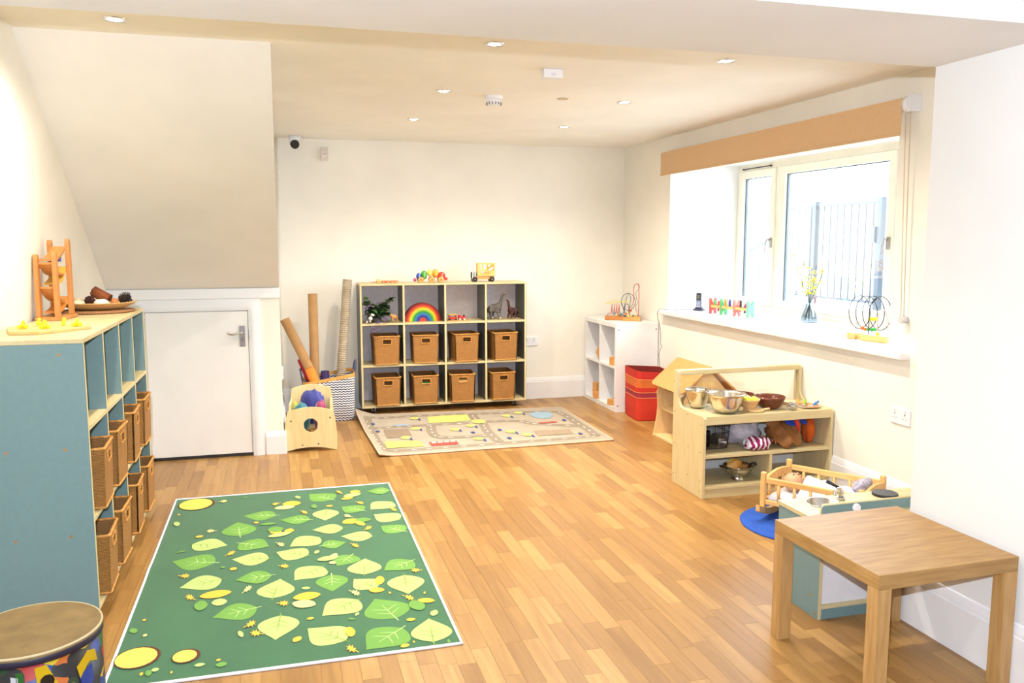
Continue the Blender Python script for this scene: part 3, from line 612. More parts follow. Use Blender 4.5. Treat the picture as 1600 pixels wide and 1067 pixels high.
for li, (tx, ty, qx, qy, c, wr) in enumerate(LEAVES):
    T0 = Vector((tx, ty - 3.93)); Q0 = Vector((qx, qy - 3.93)); d = Q0 - T0; Ln = d.length; d.normalize(); nn = Vector((-d.y, d.x))
    mb = MB(); w = (.60 + .28 * abs(d.x)) * math.sqrt(wr / .65) * Ln * .5
    up_ = []
    for i in range(13):
        t = i / 12; prof = (math.sin(PI * t ** 1.42) ** .78) * 1.12 if 0 < t < 1 else 0
        up_.append((t, prof * w))
    pts = [T0 + d * (t * Ln) + nn * h for t, h in up_] + [T0 + d * (t * Ln) - nn * h for t, h in reversed(up_[1:-1])]
    zc = max(zr(p.x, p.y) for p in pts) + (li % 4) * .0005
    flat(mb, [(p.x, p.y) for p in pts], zc, 0)
    def stroke(a, b, wd2): 
        e = (b - a).normalized(); e = Vector((-e.y, e.x)) * wd2
        flat(mb, [(q.x, q.y) for q in (a - e, b - e * .4, b + e * .4, a + e)], zc + .0002, 1)
    stroke(Q0 + d * Ln * .10, T0 + d * Ln * .35, .0022)
    for t, s_ in ((.78, .55), (.60, .62)):
        o_ = T0 + d * Ln * t
        for sg in (-1, 1): stroke(o_, o_ - d * Ln * .16 + nn * sg * w * s_, .0018)
    mb.build('printed_leaf', [PR[c], PR['v'] if c == 'm' else PR['w']], rg)
for i, (x, y, rx, ry, c) in enumerate(SPOTS):
    y -= 3.93; mb = MB(); zc = zr(x, y) + .0024 + (i % 4) * .0004
    n = 18
    if c == 'log':
        flat(mb, [(x + .004 + (rx + .008) * math.cos(2 * PI * k / n), y + (ry + .008) * math.sin(2 * PI * k / n)) for k in range(n)], zc - .0003, 1)
        flat(mb, [(x + rx * math.cos(2 * PI * k / n), y + ry * math.sin(2 * PI * k / n)) for k in range(n)], zc, 0)
        mb.build('printed_log', [PR['log'], PR['b']], rg)
    else:
        a = random.uniform(-.5, .5); ca, sa = math.cos(a), math.sin(a)
        pts = []
        for k in range(n):
            th = 2 * PI * k / n; u = rx * math.cos(th); v = ry * math.sin(th) * (abs(math.sin(th)) ** .4); pts.append((x + u * ca - v * sa, y + u * sa + v * ca))
        flat(mb, pts, zc, 0); mb.build('printed_petal', [PR[c]], rg)
OAKL = [(1, 0), (.55, .12), (.72, .45), (.28, .24), (.15, .62), (-.08, .24), (-.5, .38), (-.45, .07)]
OAKL = OAKL + [(-1.15, .05), (-1.15, -.05)] + [(x, -y) for x, y in reversed(OAKL[1:])]
for i, (x, y) in enumerate(MAPLES):
    y -= 3.93; mb = MB(); a0 = random.uniform(-.9, .9) + (PI if i % 3 == 0 else 0); ca, sa = math.cos(a0), math.sin(a0); s = .024; zc = zr(x, y) + .0042
    pts = [(x + s * (u * ca - v * sa), y + 2.1 * s * (u * sa + v * ca)) for u, v in OAKL]; n = len(pts)
    mb.add([(x, y, zc)] + [(*p, zc) for p in pts], [(0, 1 + k, 1 + (k + 1) % n) for k in range(n)])
    mb.build('printed_maple_leaf', [PR['o'] if i % 4 else PR['y']], rg)

# road rug
rr = E('road_rug', 'beige play rug printed with roads, bus and trees', 'rug', (1.49, 6.33, 0))
RB = M('beige_rug_pile', '#a99a84', .95, col2='#a0917b', scale=5, bump=.4, bscale=400, sheen=.2)
C4 = [Vector((-.90, .70)), Vector((.885, .565)), Vector((.87, -.69)), Vector((-.86, -.70))]
def rc(u, v):   # u 0..1 across, v 0..1 from near to far
    a = C4[3].lerp(C4[2], u); b = C4[0].lerp(C4[1], u); p = a.lerp(b, v); return p
def lift(u, v): return .012 + .055 * max(0, 1 - u / .10) ** 1.5 * max(0, (v - .55) / .45) ** 1.2 + .012 * max(0, 1 - u / .06) * (1 - v)
nu, nv = 40, 28
rows = [[(*rc(i / nu, j / nv), lift(i / nu, j / nv)) for i in range(nu + 1)] for j in range(nv + 1)]
m_ = MB(); m_.sheet(rows); m_.sheet([[(p[0], p[1], p[2] - .010) for p in r] for r in reversed(rows)])
per = [(i / nu, 0) for i in range(nu)] + [(1, j / nv) for j in range(nv)] + [(1 - i / nu, 1) for i in range(nu)] + [(0, 1 - j / nv) for j in range(nv)]
m_.sheet([[(*rc(u, v), lift(u, v) - h) for u, v in per + per[:1]] for h in (0, .010)])
m_.build('pile', RB, rr)
m_ = MB(); m_.tube([(*rc(u, v), lift(u, v) - .005) for u, v in per], .0065, n=6, closed=True); m_.build('edge_binding', M('pink_beige_binding', '#d8b8a0', .9), rr)
def inv(x, y):
    # rug frame (u, v) of a world floor point
    p = Vector((x - 1.49, y - 6.33)); u = v = .5
    for _ in range(12):
        q = rc(u, v); e = p - q; du = (rc(u + .01, v) - q) / .01; dv = (rc(u, v + .01) - q) / .01
        det = du.x * dv.y - du.y * dv.x; u += (e.x * dv.y - e.y * dv.x) / det; v += (du.x * e.y - du.y * e.x) / det
    return min(max(u, .02), .98), min(max(v, .02), .98)
def rp(x, y, dz): u, v = inv(x, y); q = rc(u, v); return (q.x, q.y, lift(u, v) + dz)
def print_poly(name, pts, col, dz=.0030): mb = MB(); mb.add([rp(x, y, dz) for x, y in pts], [tuple(range(len(pts)))]); return mb.build(name, P(col, .95), rr)
_rd = [0]
def road(pts, w=.075, col='#8f806e'):
    pts = [Vector(p) for p in smooth_path([(x, y, 0) for x, y in pts], 6)]; mb = MB(); Lr = []; k = len(pts)
    for i, p in enumerate(pts):
        t = (pts[min(i + 1, k - 1)] - pts[max(i - 1, 0)]).normalized(); n_ = Vector((-t.y, t.x, 0)) * w / 2; Lr.append((p - n_, p + n_))
    _rd[0] += .0003; zz = .0004 + _rd[0]; mb.sheet([[rp(a.x, a.y, zz), rp(b.x, b.y, zz)] for a, b in Lr], smooth=False); mb.build('printed_road', P(col, .95), rr)
    d = MB(); acc = 0
    for i in range(k - 1):
        acc += (pts[i + 1] - pts[i]).length
        if acc > .075:
            acc = 0; p = pts[i]; t = (pts[i + 1] - p).normalized(); n_ = Vector((-t.y, t.x, 0)) * .006; a, b = p - t * .018, p + t * .018
            d.add([rp(*(q.xy), zz + .0003) for q in (a - n_, b - n_, b + n_, a + n_)], [(0, 1, 2, 3)])
    if d.f: d.build('printed_dashes', P('#d9d2c6', .95), rr)
road([(.70, 6.86), (1.2, 6.85), (1.8, 6.78), (2.22, 6.72), (2.29, 6.6), (2.29, 6.2), (2.28, 5.86), (2.2, 5.76), (1.5, 5.74), (.8, 5.73), (.69, 5.78), (.66, 5.95), (.65, 6.4), (.66, 6.78), (.70, 6.86)])
road([(.68, 6.48), (1.12, 6.48), (1.45, 6.47)]); road([(1.59, 6.49), (1.85, 6.43), (1.95, 6.3), (2.28, 6.12)]); road([(1.54, 6.79), (1.53, 6.56)]); road([(1.55, 6.41), (1.52, 6.14), (1.52, 5.78)])
road([(1.13, 6.46), (1.10, 6.17), (1.16, 6.03), (1.50, 6.00)])
print_poly('printed_field', [(1.16, 6.78), (1.30, 6.80), (1.50, 6.79), (1.48, 6.55), (1.30, 6.53), (1.13, 6.54)], '#cbc46a')
print_poly('printed_field', [(.71, 6.02), (.96, 5.97), (.97, 5.80), (.70, 5.80)], '#d0c866')
print_poly('printed_roundabout', [(1.53 + .06 * math.cos(k * PI / 8), 6.49 + .075 * math.sin(k * PI / 8)) for k in range(16)], '#cbc267', .0046)
print_poly('printed_pond', [(2.01, 6.68), (2.08, 6.73), (2.2, 6.71), (2.2, 6.57), (2.13, 6.46), (2.02, 6.50)], '#8fa7b6')
print_poly('printed_building', [(.75, 6.41), (.94, 6.39), (.93, 6.11), (.74, 6.12)], '#8f7b66'); print_poly('printed_building', [(1.87, 6.05), (2.15, 6.03), (2.13, 5.88), (1.85, 5.88)], '#9b866f')
print_poly('printed_bus', [(1.02, 5.91), (1.22, 5.90), (1.22, 5.79), (1.02, 5.79)], '#d2483c', .0038)
for k in range(4): print_poly('printed_bus_window', [(1.035 + k * .047, 5.90), (1.07 + k * .047, 5.90), (1.07 + k * .047, 5.865), (1.035 + k * .047, 5.865)], '#e9c8bb', .0044)
print_poly('printed_car', [(.84, 6.55), (.97, 6.56), (.96, 6.50), (.84, 6.51)], '#93a8bd', .0038); print_poly('printed_car', [(1.99, 6.325), (2.14, 6.33), (2.14, 6.285), (1.99, 6.285)], '#c7503f', .0038)
for x, y in [(1.05, 6.72), (1.00, 6.34), (.88, 6.06), (1.29, 6.23), (1.44, 6.33), (1.40, 5.88), (1.81, 6.61), (1.94, 6.70), (1.69, 6.04), (1.78, 5.91)]:
    print_poly('printed_tree', [(x + .045 * math.cos(k * PI / 5), y + .03 + .05 * math.sin(k * PI / 5)) for k in range(10)], '#c9c26f', .0046)
    print_poly('printed_trunk', [(x + .02, y - .06), (x + .035, y - .06), (x + .04, y + .02), (x + .025, y + .02)], '#3d4a86', .0052)
for x, y in [(.69, 6.60), (.70, 6.35), (2.22, 6.35), (1.62, 5.87), (1.62, 6.15), (2.18, 5.86), (1.40, 6.12)]:
    print_poly('printed_sign', [(x + .016 * math.cos(k * PI / 4), y + .035 * math.sin(k * PI / 4)) for k in range(8)], '#3d4a86', .0052)

# blue round mat
bm = MB(); bm.lathe([(.001, .009), (.31, .009), (.318, .006), (.316, 0), (.001, 0)], (0, 0, 0), 40)
tag(bm.build('round_mat', M('blue_felt', '#2455b4', .95, col2='#1f4aa6', scale=12, bump=.3, bscale=300), loc=(2.605, 3.66, 0)), 'round royal blue mat under the doll cradle', 'mat')

# ------------------------------------------------------------------ hand drum
DX = E('floor_drum', 'floor drum with tan skin and jungle-coloured shell', 'drum', (-.745, 2.67, 0))
def drum_mat():
    m = bpy.data.materials.new('drum_print'); m.use_nodes = True; nt = m.node_tree; N = nt.nodes; L = nt.links; b = N['Principled BSDF']
    tc = N.new('ShaderNodeTexCoord'); nz = N.new('ShaderNodeTexNoise'); nz.inputs['Scale'].default_value = 9
    ad = N.new('ShaderNodeVectorMath'); ad.operation = 'MULTIPLY_ADD'; ad.inputs[1].default_value = (.10, .10, .10)
    L.new(tc.outputs['Object'], nz.inputs['Vector']); L.new(nz.outputs['Color'], ad.inputs[0]); L.new(tc.outputs['Object'], ad.inputs[2])
    vo = N.new('ShaderNodeTexVoronoi'); vo.inputs['Scale'].default_value = 19; L.new(ad.outputs[0], vo.inputs['Vector'])
    sp = N.new('ShaderNodeSeparateColor'); L.new(vo.outputs['Color'], sp.inputs[0])
    r = N.new('ShaderNodeValToRGB'); r.color_ramp.interpolation = 'CONSTANT'; e = r.color_ramp.elements
    cs = ['#0d0b10', '#0e2c74', '#0e4417', '#b5990f', '#120e11', '#961d16', '#331558', '#a85512', '#0b2e13']
    e[0].color = (*lin(cs[0]), 1); e[1].position = .26; e[1].color = (*lin(cs[1]), 1)
    for i, c in enumerate(cs[2:]): q = e.new(.38 + i * .09); q.color = (*lin(c), 1)
    L.new(sp.outputs[0], r.inputs[0]); L.new(r.outputs[0], b.inputs['Base Color']); b.inputs['Roughness'].default_value = .4
    return m
d = MB(); d.lathe([(.185, 0), (.187, .005), (.187, .302), (.17, .302), (.17, .0)], (0, 0, 0), 48); sh = d.build('shell', drum_mat(), DX)
d = MB(); d.lathe([(.188, .298), (.191, .300), (.191, .318), (.187, .322)], (0, 0, 0), 48); d.build('dark_hoop', M('navy_hoop', '#1c1830', .5), DX)
d = MB(); d.lathe([(.001, .328), (.178, .330), (.1885, .3285), (.1905, .322), (.1905, .314)], (0, 0, 0), 48); d.build('skin', M('tan_drum_skin', '#8c7143', .75, col2='#614d2a', scale=9, bump=.15, contrast=(.2, .75), detail=6), DX)
d = MB(); d.tube([(.188 * math.cos(a * PI / 24), .188 * math.sin(a * PI / 24), .326) for a in range(48)], .004, n=6, closed=True); d.build('skin_edge', M('pale_hide_edge', '#b9aa86', .7), DX)
def patch(name, poly, col, r, ang):
    mb = MB(); c = sum(p[0] for p in poly) / len(poly), sum(p[1] for p in poly) / len(poly)
    def q(p): a = ang + p[0] / .187; return (r * math.cos(a), r * math.sin(a), p[1] + .02)
    # fan with edge subdivision so that it hugs the curved shell
    pts = []
    for i in range(len(poly)):
        for t in (0, .33, .67): pts.append((poly[i][0] + (poly[(i + 1) % len(poly)][0] - poly[i][0]) * t, poly[i][1] + (poly[(i + 1) % len(poly)][1] - poly[i][1]) * t))
    mid = [((p[0] + c[0]) / 2, (p[1] + c[1]) / 2) for p in pts]; n = len(pts)
    mb.add([q(p) for p in pts] + [q(p) for p in mid] + [q(c)], [(i, (i + 1) % n, n + (i + 1) % n, n + i) for i in range(n)] + [(n + i, n + (i + 1) % n, 2 * n) for i in range(n)])
    mb.build(name, P(col, .4), sh)
A0 = -1.12
patch('printed_shape', [(-.035, .27), (-.005, .272), (.02, .21), (.045, .17), (.04, .11), (-.01, .10), (-.028, .19)], '#bd9c0c', .1885, A0)
patch('printed_shape', [(.019 * math.cos(k * .63), .222 + .021 * math.sin(k * .63)) for k in range(10)], '#15100c', .1893, A0 - .03)
patch('printed_shape', [(-.005, .155), (.005, .172), (.012, .16), (.03, .175), (.04, .15), (.038, .11), (-.002, .105)], '#a01c16', .1893, A0 + .03)
patch('printed_shape', [(-.018, .265), (.0, .262), (.004, .12), (-.014, .12)], '#1d5a20', .1888, A0 - .34)
patch('printed_shape', [(-.012, .255), (.006, .25), (.002, .12), (-.01, .12)], '#b4b7bf', .1888, A0 - .44)
patch('printed_shape', [(-.012, .265), (.008, .262), (.012, .19), (.03, .12), (-.03, .12), (-.012, .2)], '#a82818', .1888, A0 - .95)
patch('printed_shape', [(-.04, .23), (.0, .262), (.035, .25), (.045, .21), (.02, .232), (-.01, .215), (-.03, .19)], '#bd9c0c', .1885, A0 + .62)
patch('printed_shape', [(-.03, .20), (.02, .215), (.025, .16), (-.015, .14)], '#163787', .1885, A0 + .6)
# ------------------------------------------------------------------ helpers for soft and organic things
from mathutils import noise as NZ
def blob(mb, c, s, seed=0, amp=.25, freq=2.2, n=26, mi=0, flat_z=None):
    h = n // 2; vs = []
    for i in range(n):
        for j in range(h + 1):
            a = 2 * PI * i / n; b = PI * j / h
            d = Vector((math.sin(b) * math.cos(a), math.sin(b) * math.sin(a), -math.cos(b)))
            k = 1 + amp * NZ.noise(d * freq + Vector((seed * 7.1, seed * 3.3, seed))) + amp * .5 * NZ.noise(d * freq * 2.7 + Vector((seed, 0, seed * 2)))
            p = Vector((d.x * s[0] * k, d.y * s[1] * k, d.z * s[2] * k)) + Vector(c)
            if flat_z is not None: p.z = max(p.z, flat_z)
            vs.append(tuple(p))
    m = h + 1
    mb.add(vs, [(i * m + j, ((i + 1) % n) * m + j, ((i + 1) % n) * m + j + 1, i * m + j + 1) for i in range(n) for j in range(h)], mi, True)
def skin(name, verts, edges, mat, parent=None, sub=2):
    me = bpy.data.meshes.new(name); me.from_pydata([v[0] for v in verts], edges, []); me.materials.append(mat)
    o = bpy.data.objects.new(name, me); COL.objects.link(o)
    if parent: o.parent = parent
    m = o.modifiers.new('skin', 'SKIN'); m.use_smooth_shade = True
    for i, v in enumerate(verts):
        r = v[1] if isinstance(v[1], tuple) else (v[1], v[1]); me.skin_vertices[0].data[i].radius = r
    me.skin_vertices[0].data[0].use_root = True
    s = o.modifiers.new('sub', 'SUBSURF'); s.levels = sub; s.render_levels = sub
    return o
def disc(r, h, n=24): m = MB(); m.cyl((0, 0, 0), (0, 0, h), r, n=n); return m

# ------------------------------------------------------------------ doll cradle
cr = E('doll_cradle', 'pine rocking doll cradle on the blue mat', 'cradle', (2.715, 3.655, .0095), math.radians(-56))
CL, CW, CZ = .25, .17, .245
for sx in (-1, 1):
    for sy in (-1, 1):
        p = MB(); p.box((sx * CL - .014, sy * CW - .014, .035), (sx * CL + .014, sy * CW + .014, CZ + .012)); po = p.build('post', PINE, cr, bevel=.006)
        for z in (.10, .215):
            q = MB(); q.cyl((sx * (CL + .0145), sy * CW, z), (sx * (CL + .016), sy * CW, z), .0035, n=8); q.build('screw', M('screw_grey', '#6b6152', .4, .5), po)
    pts = [(y, .002 + .055 * (y / .235) ** 2) for y in [-.235 + .47 * i / 14 for i in range(15)]]
    r = MB(); r.prism(pts + [(y, z + .036) for y, z in reversed(pts)], sx * CL - .012, sx * CL + .012, 'x'); r.build('rocker', PINE, cr, bevel=.003)
    MB().box((sx * CL - .009, -CW + .014, .085), (sx * CL + .009, CW - .014, .11)).build('end_rail', PINEX, cr, bevel=.003)
    hb = [(-CW + .012, CZ - .03)] + [(y, CZ - .028 + .022 * math.cos(y / CW * PI / 2)) for y in [-CW + .012 + (2 * CW - .024) * i / 8 for i in range(9)]]
    pl = [(-CW + .012, CZ - .055), (CW - .012, CZ - .055)] + [(y, z) for y, z in reversed(hb[1:])]
    r = MB(); r.prism(pl, sx * CL - .009, sx * CL + .009, 'x'); r.build('top_end_rail', PINEX, cr, bevel=.003)
    for y in (-.09, 0, .09):
        s = MB(); s.cyl((sx * CL, y, .105), (sx * CL, y, CZ - .045), .008, n=10); s.build('spindle', PINE, cr)
for sy in (-1, 1):
    MB().box((-CL + .014, sy * CW - .009, CZ - .045), (CL - .014, sy * CW + .009, CZ - .015)).build('side_rail', PINEX, cr, bevel=.004)
    MB().box((-CL + .014, sy * CW - .009, .085), (CL - .014, sy * CW + .009, .11)).build('side_rail', PINEX, cr, bevel=.004)
    for k in range(5):
        x = -CL + (k + 1) * 2 * CL / 6
        s = MB(); s.cyl((x, sy * CW, .105), (x, sy * CW, CZ - .04), .0085, n=10); s.build('spindle', PINE, cr)
MB().box((-CL + .01, -CW + .008, .09), (CL - .01, CW - .008, .098)).build('base_board', BIRCH, cr)
def cradle_pt(x, y, z): return cr.matrix_basis @ Vector((x, y, z))
bpy.context.view_layer.update()
mt = MB(); mt.box((-CL + .016, -CW + .014, 0), (CL - .016, CW - .014, .03)); o = mt.build('cradle_mattress', M('white_cotton', '#dfe0ea', .9), bevel=.012)
o.location = cradle_pt(0, 0, .0985); o.rotation_euler = cr.rotation_euler; tag(o, 'thin white mattress lying in the doll cradle', 'mattress')
SKINM = M('doll_vinyl', '#dba07c', .45)
dl = E('baby_doll', 'baby doll lying in the pine cradle under white blanket', 'doll', cradle_pt(0, .0, .129), math.radians(-56))
h = MB(); h.ball((-.155, 0, .052), .052, 20, sc3=(1.08, .95, .98)); h.ball((-.135, 0, .102), .008, 8, sc3=(1, 1, .9)); h.ball((-.150, .052, .052), .012, 8, sc3=(.8, .5, 1)); h.ball((-.150, -.052, .052), .012, 8, sc3=(.8, .5, 1)); h.ball((-.118, 0, .092), .009, 8, sc3=(.5, 1.2, .6))
ho = h.build('head', SKINM, dl)
for s in (-1, 1):
    e = MB(); e.ball((-.150, s * .019, .098), .005, 8); e.build('eye', DARK, ho)
skin('body', [((-.02, 0, .036), (.05, .034)), ((-.08, 0, .04), (.045, .034)), ((-.105, 0, .045), .02), ((-.06, .06, .035), .017), ((-.02, .075, .03), .014), ((.02, .06, .045), .011), ((-.06, -.06, .035), .017), ((-.02, -.075, .03), .014), ((.02, -.06, .045), .011), ((.06, .03, .03), .024), ((.13, .04, .026), .018), ((.06, -.03, .03), .024), ((.13, -.04, .026), .018)],
     [(0, 1), (1, 2), (1, 3), (3, 4), (4, 5), (1, 6), (6, 7), (7, 8), (0, 9), (9, 10), (0, 11), (11, 12)], M('doll_suit', '#cdd6ea', .8), dl, 1)
rows = []
for i in range(31):
    r = []
    for j in range(23):
        u = -.085 + .315 * i / 30; v = -.145 + .29 * j / 22
        z = .012 + .078 * math.exp(-(v / .085) ** 2) * (1 - .35 * i / 30) + .012 * NZ.noise(Vector((u * 18, v * 18, 0))) + .006 * NZ.noise(Vector((u * 45, v * 40, 3))) + .035 * max(0, (u - .14) / .09) * (.4 + .6 * abs(v) / .145)
        r.append((u, v, max(z, .006) + .004))
    rows.append(r)
b = MB(); b.sheet(rows); o = b.build('doll_blanket', M('white_muslin', '#e9e8f0', .9), solid=.004); o.location = cradle_pt(0, 0, .129); o.rotation_euler = cr.rotation_euler
tag(o, 'rumpled white blanket over the baby doll', 'blanket')
b = MB(); blob(b, (0, 0, .028), (.035, .11, .028), 4, .25); o = b.build('doll_cloth', M('grey_floral_cotton', '#c6c3d2', .9, col2='#8f8ba8', scale=60)); o.location = cradle_pt(.195, .02, .20); o.rotation_euler = cr.rotation_euler
tag(o, 'bunched grey patterned cloth at the foot of the cradle', 'cloth')

# ------------------------------------------------------------------ things on the play counter
CT = 4.18; ZT = .4805
def bowl(name, label, x, y, z, r, h, mat, rim=.006, foot=.55, cat='bowl', group=None, roundness=.55, t=.003):
    pr = []
    for i in range(9):
        a = i / 8; pr.append((r * (foot + (1 - foot) * a ** roundness), h * a))
    pr = [(.001, 0)] + pr + ([(r + rim, h + .001), (r + rim, h + .004), (r - t * .5, h + .002)] if rim else [(r - t, h)])
    pr += [(max(.002, q - t), z_ + t) for q, z_ in reversed(pr[1:10])] + [(.001, t)]
    m = MB(); m.lathe(pr, (0, 0, 0), 36); o = m.build(name, mat, loc=(x, y, z)); return tag(o, label, cat, group)
BOWLS = M('mixing_bowl_steel', (.72, .66, .56), .18, 1.0, scale=30)
bowl('steel_bowl', 'large steel mixing bowl at front corner of play counter', 2.492, 4.275, ZT, .106, .112, BOWLS, .008, .5)
bowl('steel_bowl', 'steel mixing bowl behind the large one on play counter', 2.402, 4.45, ZT, .073, .108, BOWLS, .006, .5)
BEECH = wood('turned_beech', '#e3b988', '#d3a26c', 'x')
m = MB(); m.lathe([(.001, 0), (.03, 0), (.032, .006), (.028, .012), (.045, .03), (.062, .062), (.066, .07), (.062, .07), (.042, .035), (.001, .022)], (0, 0, 0), 30)
tag(m.build('wooden_bowl', BEECH, loc=(2.652, 4.29, ZT)), 'small footed wooden bowl of toy fruit', 'bowl')
for i, (dx, dy, c, nm, lab) in enumerate([(-.022, -.015, '#c9d42c', 'toy_lime', 'lime green toy fruit in the footed wooden bowl'), (.026, -.012, '#b9d24a', 'toy_apple', 'green toy apple in the footed wooden bowl'), (.004, .024, '#efd79a', 'toy_lemon', 'pale yellow toy fruit in the footed wooden bowl')]):
    m = MB(); m.ball((0, 0, 0), .023, 14, sc3=(1.1, 1, .95)); m.cyl((0, 0, .018), (0, 0, .026), .003, .002, n=6); tag(m.build(nm, P(c, .5), loc=(2.652 + dx, 4.29 + dy, ZT + .064)), lab, 'toy fruit')
BROWN = M('brown_glazed', '#6e3420', .22, col2='#58271a', scale=10)
bowl('brown_bowl', 'brown bowl in the middle of play counter, beside silver strainer', 2.805, 4.31, ZT, .092, .072, BROWN, 0, .42, t=.004)
bowl('brown_bowl', 'brown bowl further back, behind the fruit bowl', 2.698, 4.452, ZT, .080, .068, BROWN, 0, .42, t=.004)
for x, y, c, lab in ((2.78, 4.30, '#a83b33', 'dark red toy fruit in the middle brown bowl'), (2.835, 4.285, '#e0b06a', 'tan toy bun in the middle brown bowl'), (2.695, 4.45, '#e8c27c', 'yellow toy bun in the rear brown bowl')):
    m = MB(); m.ball((0, 0, 0), .025, 14, sc3=(1.1, 1, .75)); m.cyl((0, 0, .015), (0, 0, .02), .005, n=6); tag(m.build('toy_bun', P(c, .6), loc=(x, y, ZT + .045 if y < 4.4 else ZT + .043)), lab, 'toy food')
m = MB(); m.lathe([(.001, .004), (.03, .006), (.038, .016), (.041, .016), (.034, .0), (.001, 0)], (0, 0, 0), 24, sx=1.2, sy=.9); m.tube([(.04, 0, .012), (.075, .004, .014), (.09, .006, .015)], [.007, .006, .008], n=8)
tag(m.build('wooden_scoop', wood('pale_beech', '#e9cd98', '#dcb980', 'x'), loc=(2.67, 4.236, ZT)), 'pale wooden scoop dish at the counter front edge', 'scoop')
m = MB(); random.seed(5)
for k in range(9):
    a = k * PI / 9; m.tube([(.03 * math.cos(t) * math.cos(a), .03 * math.cos(t) * math.sin(a), .026 + .024 * math.sin(t)) for t in [i * 2 * PI / 16 for i in range(16)]], .0016, n=5, closed=True)
m.tube([(.028, 0, .02), (.06, -.004, .016), (.10, -.006, .012)], .004, n=6); m.ball((0, 0, .022), .014, 10)
tag(m.build('wire_strainer', CHROME, loc=(2.905, 4.225, ZT)), 'shiny wire strainer beside the brown bowl', 'strainer')
for k, (x, y, z, r, c, lab) in enumerate([(2.89, 4.43, 0, .07, '#d9ac7c', 'bottom wooden plate of the stack behind brown bowl'), (2.895, 4.435, .010, .066, '#e2bd8c', 'upper wooden plate of the stack behind brown bowl'), (2.80, 4.474, 0, .055, '#c98d5c', 'reddish wooden plate near the clear screen'), (2.995, 4.40, 0, .052, '#d8ae86', 'wooden plate between the stack and cutlery plate'), (2.997, 4.402, .010, .050, '#e6cba2', 'pale wooden lid on a plate beside the cutlery')]):
    m = MB(); m.lathe([(.001, 0), (r * .7, 0), (r, .008), (r * .96, .009), (r * .7, .004), (.001, .004)], (0, 0, 0), 28); tag(m.build('wooden_plate', wood('plate_' + str(k), c, c, 'x'), loc=(x, y, ZT + z)), lab, 'plate', 'wooden plates on the play counter')
m = MB(); m.lathe([(.001, 0), (.05, 0), (.074, .012), (.070, .013), (.05, .005), (.001, .005)], (0, 0, 0), 28)
tag(m.build('serving_plate', wood('plate_x', '#d6a981', '#c99a70', 'x'), loc=(3.052, 4.285, ZT)), 'shallow wooden plate holding toy cutlery on play counter', 'plate')
for c, x, y, rz, dz, lab in (('#3f86d6', 3.075, 4.262, .5, .016, 'blue handled toy knife on the wooden plate'), ('#8cc62e', 3.04, 4.30, .9, .018, 'green handled toy fork on the wooden plate'), ('#ee9a2c', 3.01, 4.30, 1.2, .020, 'orange handled toy spoon on the wooden plate')):
    k = E('toy_cutlery', lab, 'toy cutlery', (x, y, ZT + dz), rz, 'toy cutlery on the counter plate')
    q = MB(); q.tube([(.0, 0, 0), (.03, 0, .006), (.062, 0, .012)], [.006, .008, .007], n=8); q.build('handle', P(c, .4), k)
    q = MB(); q.box((-.06, -.006, -.001), (.0, .006, .001)); q.build('blade', CHROME, k, bevel=.0008)
for k, (x, y, rz, lab) in enumerate([(2.925, 4.31, .3, 'steel toy fork beside the brown bowl'), (2.935, 4.335, .1, 'steel toy spoon beside the brown bowl'), (2.93, 4.285, .5, 'steel toy knife beside the brown bowl')]):
    q = MB(); q.box((-.06, -.004, 0), (.03, .004, .002)); q.lathe([(.001, 0), (.012, .001), (.012, .003), (.001, .002)], (.04, 0, 0), 14, sx=1.5); tag(q.build('toy_utensil', CHROME, loc=(x, y, ZT), rot=(0, 0, rz)), lab, 'toy cutlery', 'steel toy cutlery on the counter')
# middle shelf
ZS = .2545
wb = E('wire_basket', 'dark wire basket on the counter middle shelf', 'basket', (2.44, 4.40, ZS)); IR = M('dark_wire', '#3a3836', .4, .6)
f = MB()
for z in (.003, .05, .10, .14): f.tube([(x, y, z) for x, y in rrect(-.09 - z * .1, -.09 - z * .1, .09 + z * .1, .09 + z * .1, .02)], .0022, n=5, closed=True)
f.build('hoops', IR, wb)
f = MB()
for i in range(13):
    u = -.085 + .17 * i / 12
    for s in (-1, 1): f.tube([(u, s * .091, .003), (u * 1.1, s * .104, .14)], .0012, n=4); f.tube([(s * .091, u, .003), (s * .104, u * 1.1, .14)], .0012, n=4)
for i in range(9): f.tube([(-.09, -.085 + .0212 * i, .003), (.09, -.085 + .0212 * i, .003)], .0012, n=4)
f.build('wires', IR, wb)
for x, y, r, h, c, lab in ((2.405, 4.37, .038, .09, '#2a2625', 'black pot standing in the wire basket'), (2.47, 4.345, .036, .075, '#8d7f74', 'steel cup lying in the wire basket')):
    m = MB(); m.lathe([(.001, 0), (r * .85, 0), (r, .01), (r, h), (r + .004, h + .003), (r - .003, h), (r - .003, .012), (.001, .01)], (0, 0, 0), 24)
    o = m.build('toy_pot', M('pot_' + c[1:], c, .3, .7), loc=(x, y, ZS + .006)); tag(o, lab, 'pot')
    if c == '#8d7f74': o.rotation_euler = (PI / 2, 0, .3); o.location.z = ZS + .006 + r + .005; o.location.y += .03
CLW = M('white_lace_cloth', '#cfc9d3', .9, col2='#b9b2c0', scale=40, bump=.5, bscale=120)
m = MB(); blob(m, (0, 0, .075), (.11, .10, .085), 2, .3, 2.4, flat_z=0); tag(m.build('folded_cloth', CLW, loc=(2.68, 4.42, ZS)), 'pale lilac lace cloth bundled on counter middle shelf', 'cloth')
